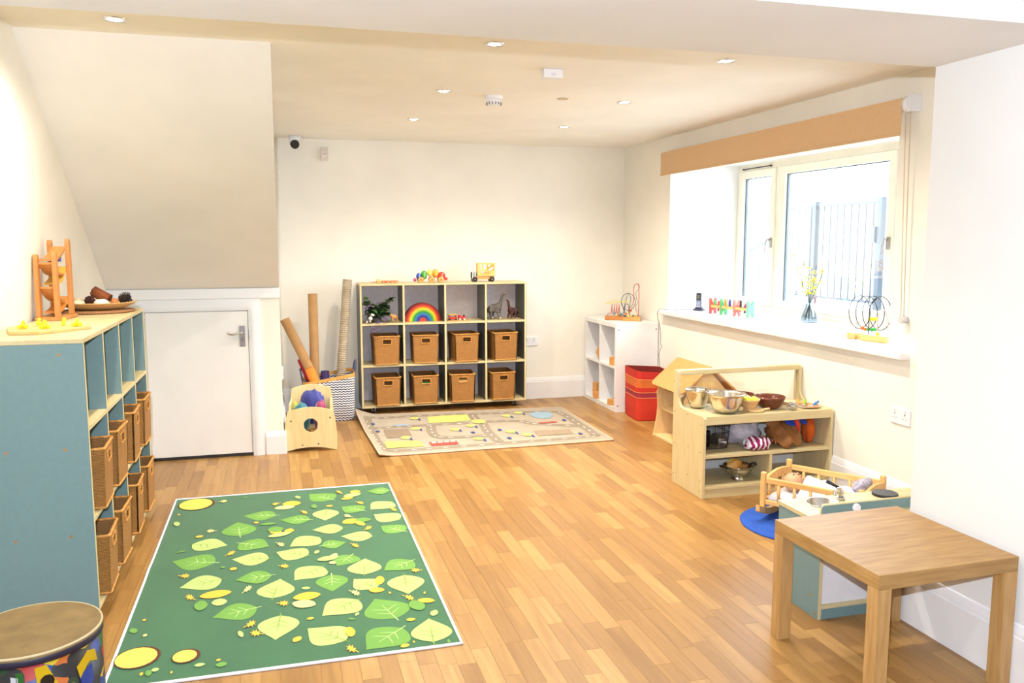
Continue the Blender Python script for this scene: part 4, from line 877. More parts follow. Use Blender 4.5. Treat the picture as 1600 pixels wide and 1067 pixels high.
def stripe_mat(name, c1, c2, k=70):
    m = bpy.data.materials.new(name); m.use_nodes = True; N = m.node_tree.nodes; L = m.node_tree.links; b = N['Principled BSDF']; b.inputs['Roughness'].default_value = .9
    tc = N.new('ShaderNodeTexCoord'); w = N.new('ShaderNodeTexWave'); w.inputs['Scale'].default_value = k / 10; w.inputs['Distortion'].default_value = 2.5; w.inputs['Detail'].default_value = 1; w.bands_direction = 'X'
    r = N.new('ShaderNodeValToRGB'); r.color_ramp.interpolation = 'CONSTANT'; r.color_ramp.elements[0].color = (*lin(c1), 1); r.color_ramp.elements[1].position = .55; r.color_ramp.elements[1].color = (*lin(c2), 1)
    L.new(tc.outputs['Object'], w.inputs['Vector']); L.new(w.outputs['Fac'], r.inputs[0]); L.new(r.outputs[0], b.inputs['Base Color']); return m
m = MB(); blob(m, (-.01, 0, .036), (.085, .055, .04), 3, .3, 2.0, flat_z=0)
m.sheet([[(-.085 - .012 * math.cos(a) * 0 + .0 + t * .03, (.032 - t * .004) * math.cos(a), .036 + (.032 - t * .004) * math.sin(a)) for a in [2 * PI * i / 16 for i in range(16)]] for t in (0, .5, 1, 2)], closed=True)
tag(m.build('striped_cloth', stripe_mat('magenta_stripes', '#8d1556', '#e6dde6', 95), loc=(2.70, 4.245, ZS)), 'magenta and white striped cloth rolled on counter shelf', 'cloth')
LEA = M('tan_leather', '#9a6228', .7, col2='#7d4c1e', scale=9, bump=.3)
m = MB()
rows = []
for i in range(25):
    r = []
    for j in range(15):
        u = i / 24; v = j / 14; x = -.09 + .18 * u + .012 * NZ.noise(Vector((u * 3, v * 4, 1)))
        y = -.085 + .11 * v + .02 * math.sin(u * 9 + v * 2); z = .02 + .14 * v ** .8 + .018 * math.sin(u * 13 + v * 5) * (1 - v) + .01 * NZ.noise(Vector((u * 6, v * 6, 5)))
        r.append((x, y, max(z, .004)))
    rows.append(r)
m.sheet(rows); blob(m, (0, .02, .07), (.085, .07, .07), 8, .25, 2.2, flat_z=0)
tag(m.build('leather_apron', LEA, solid=.003, loc=(2.88, 4.29, ZS)), 'crumpled tan leather bundle hanging over counter shelf edge', 'bundle')
m = MB(); blob(m, (0, 0, .085), (.055, .06, .085), 6, .3, 3.2, flat_z=0); tag(m.build('fur_bundle', M('brown_fur', '#8a4a1c', .95, col2='#4d2a12', scale=30, bump=1, bscale=90), loc=(2.98, 4.36, ZS)), 'shaggy brown fur bundle on counter middle shelf', 'bundle')
m = MB(); blob(m, (0, 0, .082), (.034, .05, .086), 9, .2, 2, flat_z=0); tag(m.build('orange_plush', M('orange_plush', '#d8601c', .95, col2='#c4500f', scale=20, bump=.5, bscale=150), loc=(3.078, 4.31, ZS)), 'orange plush beside the brown fur on counter shelf', 'soft toy')
m = MB(); m.sheet([[(-.07 + .14 * i / 12, -.03 + .05 * j / 5 + .006 * math.sin(i), .006 * math.sin(i * 1.1) - .035 * (1 - j / 5) ** 2 * (.7 + .3 * math.sin(i * .6))) for i in range(13)] for j in range(6)]); tag(m.build('blue_scarf', P('#2747b8', .8), solid=.004, loc=(2.95, 4.27, ZS + .163)), 'blue scarf lying on top of the leather bundle', 'scarf')
m = MB(); m.tube([(0, .02, .02), (.004, -.01, .0), (.012, -.02, -.05)], [.012, .014, .008], n=8); tag(m.build('red_scarf', P('#c3341f', .8), loc=(2.93, 4.225, ZS + .155)), 'short red scarf hanging beside the blue one', 'scarf')
# lower shelf: colander with bread
cx_, cy_ = 2.60, 4.30
co = E('steel_colander', 'steel colander with two loop handles on bottom counter shelf', 'colander', (cx_, cy_, .0695))
m = MB(); m.lathe([(.045, 0), (.043, .003), (.03, .016), (.055, .03), (.078, .06), (.086, .078), (.090, .079), (.088, .082), (.083, .078), (.052, .033), (.001, .020)], (0, 0, 0), 36); m.build('bowl_body', STEEL, co)
for s in (-1, 1):
    m = MB(); m.tube(smooth_path([(s * .083, -.022, .075), (s * .112, -.016, .082), (s * .116, .0, .084), (s * .112, .016, .082), (s * .083, .022, .075)]), .004, n=6); m.build('handle', BLACK, co)
m = MB(); blob(m, (0, 0, 0), (.055, .033, .038), 11, .12, 2); tag(m.build('toy_loaf', M('crust', '#c98530', .6, col2='#e9bf78', scale=14), loc=(cx_ - .025, cy_, .145), rot=(0, -.3, .2)), 'golden toy bread loaf in the colander', 'toy food')
m = MB(); m.ball((0, 0, 0), .022, 14, sc3=(1.3, 1, 1)); m.ball((.02, .0, .004), .012, 8); tag(m.build('toy_potato', M('potato', '#a8763f', .7, col2='#94632f', scale=30), loc=(cx_ + .042, cy_ + .005, .135)), 'brown toy potato in the colander beside the loaf', 'toy food')
m = MB(); m.tube([(-.045, 0, 0), (-.02, .0, .012), (.02, 0, .012), (.045, 0, .004)], [.004, .012, .012, .004], n=8); tag(m.build('toy_banana', P('#e6c14a', .5), loc=(cx_ - .01, cy_ + .035, .158)), 'yellow toy banana behind the bread loaf', 'toy food')

# ------------------------------------------------------------------ doll house and red tub
dh = E('doll_house', 'plywood doll house with pitched roof behind play counter', 'doll house', (2.72, 5.26, 0))
PLY = wood('pale_plywood', '#e6c592', '#dcb77f', 'z'); PLYR = wood('roof_plywood', '#c99658', '#bd894c', 'x')
W2 = .21
for yy in (.46, .02):
    left = [(.0, 0), (.012, .06), (.028, .14), (.036, .22), (.034, .28), (.026, .335), (.055, .40), (W2, .57)]
    poly = left + [(2 * W2 - x, z) for x, z in reversed(left[:-1])]
    hole = [(W2 + .055 * math.cos(a * PI / 8), .33 + .055 * math.sin(a * PI / 8)) for a in range(16)]
    # panel made of a left part and a right part around the round window
    m = MB()
    th = .012
    Lp = left + [(W2, .385)] + [(W2 + .055 * math.cos(a), .33 + .055 * math.sin(a)) for a in [PI / 2 + PI * k / 8 for k in range(9)]] + [(W2, 0)]
    for sg in (0, 1):
        pp = [(x, z) for x, z in Lp] if not sg else [(2 * W2 - x, z) for x, z in reversed(Lp)]
        n = len(pp); m.add([(x, yy, z) for x, z in pp] + [(x, yy + th, z) for x, z in pp], [tuple(range(n)), tuple(reversed(range(n, 2 * n)))] + [(i, i + n, (i + 1) % n + n, (i + 1) % n) for i in range(n)])
    m.build('gable_wall', PLY, dh)
MB().box((.002, .0, 0), (.418, .475, .014)).build('floor_board', PLY, dh, bevel=.002)
fl = [(.03, .03), (.39, .03), (.39, .46), (.06, .46)] ; m = MB(); m.prism([(.05, .032), (.385, .032), (.385, .46), (.07, .46), (.052, .40), (.05, .2)], .205, .217, 'z'); m.build('upper_floor', PLY, dh)
for sg in (-1, 1):
    m = MB(); a = Vector((W2, 0, .585)); b_ = Vector((W2 + sg * .222, 0, .395)); e = (b_ - a); n_ = Vector((-e.z, 0, e.x)).normalized() * .006
    ys = [-.02, .50]; c1, c2 = a, b_
    out = [(0, -.02), (.9, -.02), (.97, -.005), (1, .03), (1, .45), (.97, .485), (.9, .50), (0, .50)]
    vs = [tuple(a + e * t + Vector((0, y, 0)) - n_) for t, y in out] + [tuple(a + e * t + Vector((0, y, 0)) + n_) for t, y in out]; n = len(out)
    m.add(vs, [tuple(range(n)), tuple(reversed(range(n, 2 * n)))] + [(i, i + n, (i + 1) % n + n, (i + 1) % n) for i in range(n)]); m.build('roof_panel', PLYR, dh)
for k, (x, y, z, s) in enumerate([(2.80, 5.40, .0145, (.05, .07, .035)), (2.85, 5.46, .0145, (.05, .07, .035)), (2.81, 5.52, .0145, (.06, .05, .03)), (2.82, 5.41, .050, (.05, .07, .03))]):
    tag(MB().box((-s[0] / 2, -s[1] / 2, 0), (s[0] / 2, s[1] / 2, s[2])).build('wooden_brick', BL, bevel=.003, loc=(x, y, z), rot=(0, 0, .3 * k)), ['wooden brick nearest the counter inside doll house', 'wooden brick in the middle of doll house floor', 'wooden brick at the back of doll house floor', 'wooden brick on top of another inside doll house'][k], 'block', 'wooden bricks in the doll house')

tubM = [M('tub_' + c, '#' + c, .85, scale=30, bump=.4, bscale=80) for c in ('c8331c', '9c2a3f', 'c22f20', 'd0692c', 'c02a20', '7c1d14')]
rt = E('fabric_tub', 'red striped fabric storage tub beside white cube shelf', 'storage tub', (2.965, 6.36, 0), math.radians(-6))
def tub_ring(z, f): return [(x * f, y * f, z + (.02 * max(0, (-x) / .15) * (z / .4) ** 3)) for x, y in rrect(-.155, -.185, .155, .185, .05, 5)]
lev = [(0, .93, 0), (.01, .97, 0), (.10, .99, 0), (.19, .98, 0), (.192, .98, 1), (.235, .985, 1), (.24, .985, 2), (.275, .99, 2), (.278, .99, 3), (.335, 1.0, 3), (.34, 1.0, 4), (.40, 1.01, 4)]
m = MB()
for a, b in zip(lev[:-1], lev[1:]): m.sheet([tub_ring(a[0], a[1]), tub_ring(b[0], b[1])], mi=b[2], closed=True)
m.sheet([tub_ring(.40, 1.01), tub_ring(.40, .985)], mi=4, closed=True); m.sheet([tub_ring(.40, .985), tub_ring(.20, .95), tub_ring(.02, .9)], mi=5, closed=True)
m.add(tub_ring(.0, .93), [tuple(reversed(range(24)))], 0); m.add(tub_ring(.02, .9), [tuple(range(24))], 5); m.build('fabric_body', tubM, rt)
for z in (.235, .338, .192):
    q = MB(); q.tube([(x * 1.003, y * 1.003, z_) for x, y, z_ in tub_ring(z, .985 if z < .3 else 1.0)], .003, n=5, closed=True); q.build('piping', P('#d98a4a', .8), rt)

# ------------------------------------------------------------------ woven bag, tubes and rolls
def chevron():
    m = bpy.data.materials.new('navy_white_chevron_weave'); m.use_nodes = True; N = m.node_tree.nodes; L = m.node_tree.links; b = N['Principled BSDF']; b.inputs['Roughness'].default_value = .7
    tc = N.new('ShaderNodeTexCoord'); sp = N.new('ShaderNodeSeparateXYZ'); L.new(tc.outputs['Object'], sp.inputs[0])
    def mth(op, a, b2):
        n = N.new('ShaderNodeMath'); n.operation = op
        for i, v in enumerate((a, b2)):
            if v is None: continue
            if isinstance(v, (int, float)): n.inputs[i].default_value = v
            else: L.new(v, n.inputs[i])
        return n.outputs[0]
    u = mth('ADD', sp.outputs[0], sp.outputs[1]); pp = mth('PINGPONG', mth('MULTIPLY', u, 64), 1.0)
    v = mth('FRACT', mth('ADD', mth('MULTIPLY', sp.outputs[2], 50), mth('MULTIPLY', pp, .45)), None); s = mth('GREATER_THAN', v, .5)
    r = N.new('ShaderNodeValToRGB'); r.color_ramp.elements[0].color = (*lin('#e9e4e0'), 1); r.color_ramp.elements[1].color = (*lin('#2c3358'), 1); L.new(s, r.inputs[0]); L.new(r.outputs[0], b.inputs['Base Color'])
    return m
wb2 = E('woven_bag', 'navy and white chevron woven bag holding cardboard tubes', 'bag', (.372, 7.02, 0))
def bag_ring(z, f, fy=1): return [(x * f, y * f * fy, z + .03 * (x / .2) * (z / .36)) for x, y in rrect(-.205, -.17, .205, .17, .06, 6)]
m = MB(); m.sheet([bag_ring(.0, .9), bag_ring(.02, .98), bag_ring(.15, 1.0), bag_ring(.32, 1.02), bag_ring(.34, 1.02)], closed=True); m.sheet([bag_ring(.34, 1.0), bag_ring(.03, .95)], closed=True); m.add(bag_ring(0.0, .9), [tuple(reversed(range(28)))]); m.add(bag_ring(.03, .95), [tuple(range(28))]); m.build('bag_body', chevron(), wb2)
m = MB(); m.sheet([bag_ring(.34, 1.021), bag_ring(.368, 1.021), bag_ring(.368, .995), bag_ring(.34, .995)], closed=True); m.build('rim_band', M('straw_rim', '#d09a4c', .7, col2='#b57c33', scale=40, stretch=(6, 6, 1), bump=.5), wb2)
for s in (-1, 1):
    m = MB(); m.tube(smooth_path([(s * .205, -.07, .33 + s * .03), (s * .22, -.06, .42 + s * .03), (s * .225, 0, .455 + s * .03), (s * .22, .06, .42 + s * .03), (s * .205, .07, .33 + s * .03)]), .008, n=6); m.build('handle', P('#4d5270', .8), wb2)
def tube_obj(name, label, p0, p1, r, mat, cat='tube', hollow=True):
    p0, p1 = Vector(p0), Vector(p1); ln = (p1 - p0).length; m = MB()
    m.lathe([(r, 0), (r, ln), (r - .004, ln), (r - .004, .0), (r, 0)] if hollow else [(.001, 0), (r, 0), (r, ln), (.001, ln)], (0, 0, 0), 24)
    o = m.build(name, mat, loc=p0); o.rotation_euler = (p1 - p0).to_track_quat('Z', 'Y').to_euler(); return tag(o, label, cat)
CARD = M('brown_cardboard', '#ae8557', .85, col2='#a47b4d', scale=8)
tube_obj('cardboard_tube', 'brown cardboard tube leaning left out of the woven bag', (.395, 6.93, .045), (.035, 7.02, .845), .038, CARD)
tube_obj('cardboard_tube', 'upright brown cardboard tube behind the leaning one', (.268, 7.13, .04), (.268, 7.13, 1.04), .038, CARD)
m = MB(); ln = 1.12; pr = []
n = 62
for i in range(n): z = ln * i / n; pr += [(.034, z), (.0385, z + ln / n * .3), (.0385, z + ln / n * .7)]
pr += [(.034, ln), (.031, ln), (.031, 0), (.034, 0)]
m.lathe(pr, (0, 0, 0), 20, smooth=False); o = m.build('ribbed_tube', M('grey_ribbed_card', '#b3a48c', .7, col2='#a3937c', scale=12), loc=(.448, 7.05, .045)); o.rotation_euler = (Vector((.565, 7.14, 1.23)) - Vector((.448, 7.05, .045))).to_track_quat('Z', 'Y').to_euler()
tag(o, 'tall grey ribbed tube leaning right in woven bag', 'tube')
tube_obj('foam_roll', 'orange foam roll in front of the cardboard tubes', (.30, 6.892, .20), (.215, 6.892, .45), .037, P('#e8852c', .8), 'foam roll', False)
tube_obj('foam_roll', 'dark red foam roll behind the orange one', (.275, 7.048, .20), (.16, 7.048, .51), .036, P('#b3253a', .8), 'foam roll', False)
tube_obj('foam_roll', 'short purple roll between the tubes in woven bag', (.352, 7.13, .06), (.352, 7.135, .385), .035, P('#3b2a63', .8), 'foam roll', False)

# ------------------------------------------------------------------ ply rocker box with scarves
rk = E('rocker_box', 'birch ply rocker box with round hole, holding scarves', 'toy box', (.188, 5.99, 0), math.radians(-4))
PLB = wood('clear_birch_ply', '#ead3a0', '#e0c48c', 'z')
def rk_panel(y, w, h, hole):
    m = MB(); base = [(x, .028 * (1 - (x / w) ** 2)) for x in [-w + 2 * w * i / 10 for i in range(11)]]
    up1 = [(w, 0), (w + .004, .10), (w * .96, h * .72), (w * .88, h - .028)]; topc = [(x, h - .028 + .028 * math.cos(x / (w * .88) * PI / 2)) for x in [w * .88 - 2 * w * .88 * i / 10 for i in range(1, 10)]]
    up2 = [(-w * .88, h - .028), (-w * .96, h * .72), (-w - .004, .10)]
    poly = base + up1[1:] + topc + up2
    th = .014
    if not hole: m.prism(poly, y, y + th, 'y')
    else:
        hc, hr = (.0, .185), .05
        n = len(poly); hp = []
        for p in poly:
            d = Vector((p[0] - hc[0], p[1] - hc[1])).normalized(); hp.append((hc[0] + d.x * hr, hc[1] + d.y * hr))
        for yy, fl in ((y, False), (y + th, True)):
            fs = [(i, (i + 1) % n, n + (i + 1) % n, n + i) for i in range(n)]
            m.add([(p[0], yy, p[1]) for p in poly] + [(p[0], yy, p[1]) for p in hp], [tuple(reversed(f)) for f in fs] if fl else fs)
        for ring in (poly, hp): m.add([(p[0], y, p[1]) for p in ring] + [(p[0], y + th, p[1]) for p in ring], [(i, i + n, (i + 1) % n + n, (i + 1) % n) for i in range(n)])
    return m
fo = rk_panel(-.05, .178, .315, True).build('front_panel', PLB, rk)
rk_panel(.235, .158, .43, False).build('back_panel', PLB, rk)
for x, z in ((-.135, .22), (.135, .235), (-.06, .045), (.05, .05)):
    q = MB(); q.cyl((x, -.0515, z), (x, -.049, z), .006, n=8); q.build('screw', M('screw_grey', '#6b6152', .4, .5), fo)
for s in (-1, 1): MB().box((s * .135, -.036, .09), (s * .147, .235, .33)).build('side_panel', PLB, rk)
MB().box((-.135, -.036, .085), (.135, .235, .097)).build('tray_board', PLB, rk)
for c, x, y, s, sd, lab in (('#2b2f86', 0.01, .16, (.085, .05, .125), 1, 'dark blue gauze scarf heaped in rocker box'), ('#1f6f7d', -.065, .05, (.062, .058, .105), 2, 'teal gauze scarf in the rocker box'), ('#9a1f5c', .068, .055, (.052, .06, .108), 3, 'magenta gauze scarf in the rocker box'), ('#b7c832', -.112, .14, (.018, .05, .10), 5, 'lime green gauze scarf at the edge of rocker box')):
    m = MB(); blob(m, (0, 0, s[2]), s, sd, .25, 2.5, flat_z=0); o = m.build('play_scarf', M('gauze_' + c[1:], c, .6, sheen=.5, scale=12), loc=rk.matrix_basis @ Vector((x, y, .10 + (.05 if sd == 1 else .02)))); tag(o, lab, 'scarf', 'scarves in the rocker box')
tag(MB().box((-.035, -.02, 0), (.035, .02, .045)).build('wooden_brick', BL, bevel=.004, loc=rk.matrix_basis @ Vector((.02, .03, .098)), rot=(0, 0, .4)), 'wooden brick seen through the rocker box hole', 'block')
# ------------------------------------------------------------------ on top of the back shelf
ZB = 1.1185
t = E('toy_train', 'flat orange and pale wooden pull-along on back shelf top', 'toy', (.875, 7.16, ZB))
m = MB(); m.box((-.03, -.02, .004), (.04, .02, .020)); m.build('carriage', P('#d9542a', .5), t, bevel=.004)
m = MB(); m.box((.045, -.02, .004), (.11, .02, .020)); m.build('carriage', P('#e0682c', .5), t, bevel=.004)
m = MB(); m.box((-.07, -.02, .004), (-.035, .02, .026)); m.cyl((-.06, 0, .026), (-.06, 0, .034), .007); m.build('engine', P('#e6bd6a', .5), t, bevel=.003)
m = MB(); m.tube([(-.12, 0, .004), (-.07, 0, .012)], .004, n=6); m.build('pull_bar', BL, t)
for x in (-.052, -.015, .025, .06, .095):
    q = MB(); q.cyl((x, -.023, .0085), (x, .023, .0085), .0085, n=12); q.build('wheels', BL, t)
ct = E('caterpillar_toy', 'rainbow wooden caterpillar toy with wheels on back shelf', 'toy', (1.265, 7.15, ZB))
for x, z, r, c, tall in ((-.10, .055, .024, '#2f52b8', 1.25), (-.055, .066, .028, '#3aa02f', 1.35), (-.005, .085, .025, '#f0d65a', 1.25), (.045, .078, .030, '#f0a52a', 1.25), (.098, .055, .036, '#d8352c', 1.0)):
    m = MB(); m.ball((x, 0, z), r, 16, sc3=(1, .9, tall)); so = m.build('body_segment', P(c, .4), ct)
    for k in range(3):
        q = MB(); q.cyl((x + .002 * k, -r * .72, z - .018 + k * .018), (x + .002 * k, -r * .93 - .002, z - .018 + k * .018), .0045, n=8); q.build('spot', P('#f5efc8', .4), so)
m = MB(); m.ball((.136, 0, .03), .014, 12, sc3=(1.3, 1, 1)); m.build('nose', P('#d8352c', .4), ct)
m = MB(); m.ball((-.135, 0, .026), .015, 12); m.build('tail', P('#c95a86', .4), ct)
for x in (-.085, .01, .09):
    m = MB(); m.cyl((x, -.034, .026), (x, -.022, .026), .026, n=20); m.cyl((x, .022, .026), (x, .034, .026), .026, n=20); m.cyl((x, -.022, .026), (x, .022, .026), .004, n=8); wo = m.build('wheels', BL, ct, bevel=.003)
    q = MB(); q.cyl((x, -.0365, .026), (x, -.034, .026), .006, n=10); q.build('hub', P('#8a5a2c'), wo)
tr = E('animal_truck', 'wooden animal puzzle truck with zebra cab on back shelf', 'toy truck', (1.735, 7.16, ZB))
m = MB(); m.box((-.055, -.03, .05), (.105, .03, .165)); m.build('cargo_box', wood('yellow_ply', '#e9c074', '#dfb163', 'x'), tr, bevel=.003)
cuts = [[(-.035, .15), (-.018, .155), (-.016, .10), (-.026, .10), (-.026, .135), (-.036, .138)], [(.0, .15), (.012, .156), (.022, .148), (.02, .135), (.024, .118), (.012, .108), (.0, .115), (.004, .13)], [(.038, .142), (.058, .155), (.056, .13), (.05, .128)], [(.045, .11), (.06, .118), (.085, .13), (.088, .12), (.072, .105), (.05, .10)], [(-.028, .088), (.0, .095), (.002, .082), (-.006, .076)]]
for p in cuts: q = MB(); q.add([(x, -.0306, z) for x, z in p], [tuple(range(len(p)))]); q.build('animal_cutout', P('#f6efe0', .6), tr)
m = MB(); m.add([(x, -.0303, z) for x, z in [(.03, .148), (.095, .155), (.098, .10), (.06, .092), (.03, .10)]], [(0, 1, 2, 3, 4)]); m.add([(x, -.0303, z) for x, z in [(-.03, .094), (.07, .085), (.05, .065), (-.02, .07)]], [(0, 1, 2, 3)]); m.build('painted_ground', P('#d29a4e', .6), tr)
m = MB(); m.box((-.105, -.028, .03), (-.06, .028, .088)); m.build('zebra_cab', stripe_mat('zebra_stripes', '#15130f', '#f0ece4', 240), tr, bevel=.006)
MB().box((-.10, -.022, .022), (.10, .022, .05)).build('chassis', BL, tr)
for x in (-.078, .075):
    m = MB(); m.cyl((x, -.036, .023), (x, -.024, .023), .023, n=20); m.cyl((x, .024, .023), (x, .036, .023), .023, n=20); wo = m.build('wheels', BLACK, tr, bevel=.003)
    q = MB(); q.cyl((x, -.038, .023), (x, -.036, .023), .005, n=8); q.build('hub', P('#c9b59a'), wo)

# ------------------------------------------------------------------ in the top row of the back shelf
ZR = SH_Z[2] + .001
pl = E('flower_arrangement', 'trailing leafy posy with white berries and mauve flowers in shelf', 'plant', (.79, 7.16, ZR)); random.seed(11)
PETS = M('mauve_petals', '#7d5f86', .7, col2='#9b86a8', scale=30); LEAFM = M('dark_leaf', '#2c4a22', .55, col2='#1f3819', scale=20); LEAFL = M('mid_leaf', '#4d7332', .55, col2='#3e6127', scale=20)
m = MB(); m.lathe([(.001, 0), (.045, 0), (.05, .02), (.045, .045), (.04, .045), (.042, .01), (.001, .01)], (.0, .02, 0), 20); m.build('pot', P('#3d3a36', .6), pl)
def leaf_geo(mb, base, d, L_, w, mi=0):
    d = Vector(d).normalized(); s = d.cross(Vector((0, 0, 1))); s = (s if s.length > .1 else Vector((1, 0, 0))).normalized(); n_ = s.cross(d)
    b = Vector(base); rows = []
    for i, (tt, ww) in enumerate(((0, .12), (.25, .8), (.55, 1.0), (.8, .65), (1, .03))):
        c = b + d * (L_ * tt) - n_ * 0 + Vector((0, 0, -L_ * .25 * tt * tt)); rows.append([tuple(c - s * w * ww + n_ * w * .25 * ww), tuple(c), tuple(c + s * w * ww + n_ * w * .25 * ww)])
    mb.sheet(rows, mi)
st = MB(); tips = []
for k in range(13):
    a = random.uniform(0, 2 * PI); r_ = random.uniform(.04, .11); tip = Vector((r_ * math.cos(a) * 1.15, r_ * math.sin(a) * .55 - .02, random.uniform(.05, .2)))
    if k == 0: tip = Vector((-.10, -.08, .24))
    if k == 1: tip = Vector((.12, -.04, .10))
    st.tube(smooth_path([(0, .02, .03), tuple(tip * .5 + Vector((0, 0, .05))), tuple(tip)], 4), .0022, n=5); tips.append(tip)
st.build('stems', P('#4a5a2c', .7), pl)
lf = []
for tip in tips:
    for j in range(9):
        p = tip * random.uniform(.35, 1) + Vector((0, 0, .02)); d = Vector((random.uniform(-1, 1), random.uniform(-1, .5), random.uniform(-.2, .6)))
        p.x = max(-.07, min(.13, p.x)); p.y = max(-.10, min(.06, p.y)); lf.append((p, d))
for i, (p, d) in enumerate(lf):
    mb = MB(); leaf_geo(mb, p, d, random.uniform(.045, .07), random.uniform(.02, .03)); mb.build('leaf', LEAFM if i % 3 else LEAFL, pl)
for k, (x, y, z, r) in enumerate([(-.055, -.11, .045, .017), (-.042, -.10, .075, .010), (-.03, -.105, .072, .009), (-.058, -.10, .02, .009), (-.085, -.10, .015, .008)]):
    mb = MB(); mb.ball((x, y, z), r, 12); mb.cyl((x, y, z + r * .9), (x, y, z + r * 1.3), .002, n=5); mb.build('white_berry', P('#efe9e2', .5), pl)
for k, (x, y, z) in enumerate([(.0, -.12, .012), (.018, -.125, .02), (-.03, -.15, -.03), (-.045, -.155, -.055), (.0, -.15, -.045), (.07, -.10, .03), (.075, -.09, .045), (-.075, -.06, .13), (.02, -.05, .17), (-.06, -.07, .155)]):
    mb = MB()
    for a in range(7):
        e = Vector((math.cos(a * .9), math.sin(a * .9) * .6 - .5, .4 * math.sin(a * 2.1))); leaf_geo(mb, (x, y, z), e, .022, .009)
    mb.ball((x, y, z), .004, 6); mb.build('flower', PETS, pl)
m = MB()
for p in ([(0, -.09, .02), (-.01, -.135, .0), (-.03, -.155, -.03), (-.04, -.158, -.07)], [(.01, -.09, .02), (.015, -.14, -.005), (.005, -.155, -.05), (-.005, -.157, -.09)]): m.tube(smooth_path(p, 4), .0018, n=5)
m.build('trailing_stem', P('#6b5a48', .8), pl)

def toy_animal(name, label, cat, mat, verts, edges, loc, rz, parts=()):
    e = E(name, label, cat, loc, rz); b = skin('body', verts, edges, mat, e, 2)
    for nm, mb, mt in parts: mb.build(nm, mt, e)
    return e
tw = wood('toy_tan', '#cf9a5c', '#b98345', 'x')
ears = MB(); ears.ball((-.03, .008, .07), .004, 8); ears.ball((-.03, -.008, .07), .004, 8)
toy_animal('toy_lamb', 'small tan wooden animal figure beside the posy', 'toy animal', tw, [((0, 0, .042), .018), ((.022, 0, .044), .017), ((-.02, 0, .048), .014), ((-.032, 0, .06), .012), ((-.044, 0, .056), .008), ((.024, .010, .022), .007), ((.024, .010, .004), .006), ((.024, -.010, .022), .007), ((.024, -.010, .004), .006), ((-.014, .010, .022), .007), ((-.014, .010, .004), .006), ((-.014, -.010, .022), .007), ((-.014, -.010, .004), .006)],
           [(0, 1), (0, 2), (2, 3), (3, 4), (1, 5), (5, 6), (1, 7), (7, 8), (2, 9), (9, 10), (2, 11), (11, 12)], (.945, 7.125, ZR + .003), 0, [('ear', ears, tw)])
# rainbow arches
rb = E('rainbow_stacker', 'wooden rainbow stacker of nested coloured arches', 'toy', (1.198, 7.19, ZR))
cols = ['#7d1712', '#c32a1a', '#e8701c', '#f2c926', '#8fbf2e', '#2c8a35', '#2b7fa6', '#2750a8', '#22347e']
R0, dR = .160, .0142
for i, c in enumerate(cols):
    ro, ri = R0 - i * dR, R0 - (i + 1) * dR + .0012
    po = arc(0, 0, ro, 0, PI, 24); pi_ = arc(0, 0, ri, 0, PI, 24); m = MB(); n = 25
    for yy, fl in ((-.035, False), (.035, True)):
        fs = [(k, k + 1, n + k + 1, n + k) for k in range(24)]; m.add([(x, yy, z) for x, z in po] + [(x, yy, z) for x, z in pi_], fs if fl else [tuple(reversed(f)) for f in fs])
    for ring, fl in ((po, False), (pi_, True)):
        fs = [(k, k + 1, n + k + 1, n + k) for k in range(24)]; m.add([(x, -.035, z) for x, z in ring] + [(x, .035, z) for x, z in ring], fs if fl else [tuple(reversed(f)) for f in fs], 0, True)
    for a, b in ((ri, ro), (-ro, -ri)): m.add([(a, -.035, 0), (b, -.035, 0), (b, .035, 0), (a, .035, 0)], [(0, 1, 2, 3)])
    m.build('arch', P(c, .5), rb)
m = MB(); m.prism(arc(0, 0, R0 - 9 * dR, 0, PI, 12), -.035, .035, 'y'); m.build('centre_block', P('#c43a33', .5), rb)
# little red train on a wooden base
tt = E('red_train', 'small red toy train with yellow roof in back shelf', 'toy train', (1.475, 7.13, ZR))
m = MB(); m.prism([(x, y) for x, y in rrect(-.085, -.03, .135, .03, .025)], 0, .006, 'z'); m.build('track_base', tw, tt)
m = MB(); m.box((-.055, -.018, .014), (.015, .018, .034)); m.build('wagon', P('#cf2f22', .4), tt, bevel=.003)
MB().box((-.06, -.02, .050), (.018, .02, .057)).build('wagon_roof', P('#d8a12c', .5), tt, bevel=.002)
m = MB()
for x in (-.05, .008):
    for y in (-.014, .014): m.cyl((x, y, .034), (x, y, .05), .003, n=6)
m.build('roof_post', P('#cf2f22', .4), tt)
m = MB(); m.box((.03, -.017, .014), (.052, .017, .05)); m.box((.052, -.014, .014), (.095, .014, .036)); m.build('engine', P('#cf2f22', .4), tt, bevel=.003)
m = MB(); m.cyl((.08, 0, .036), (.08, 0, .05), .006, .008, n=10); m.build('funnel', BLACK, tt)
for x in (-.045, .005, .042, .08):
    m = MB(); m.cyl((x, -.021, .014), (x, .021, .014), .0085, n=12); m.build('wheels', P('#d9d2c8' if x > .03 else '#3a2a24', .5), tt)
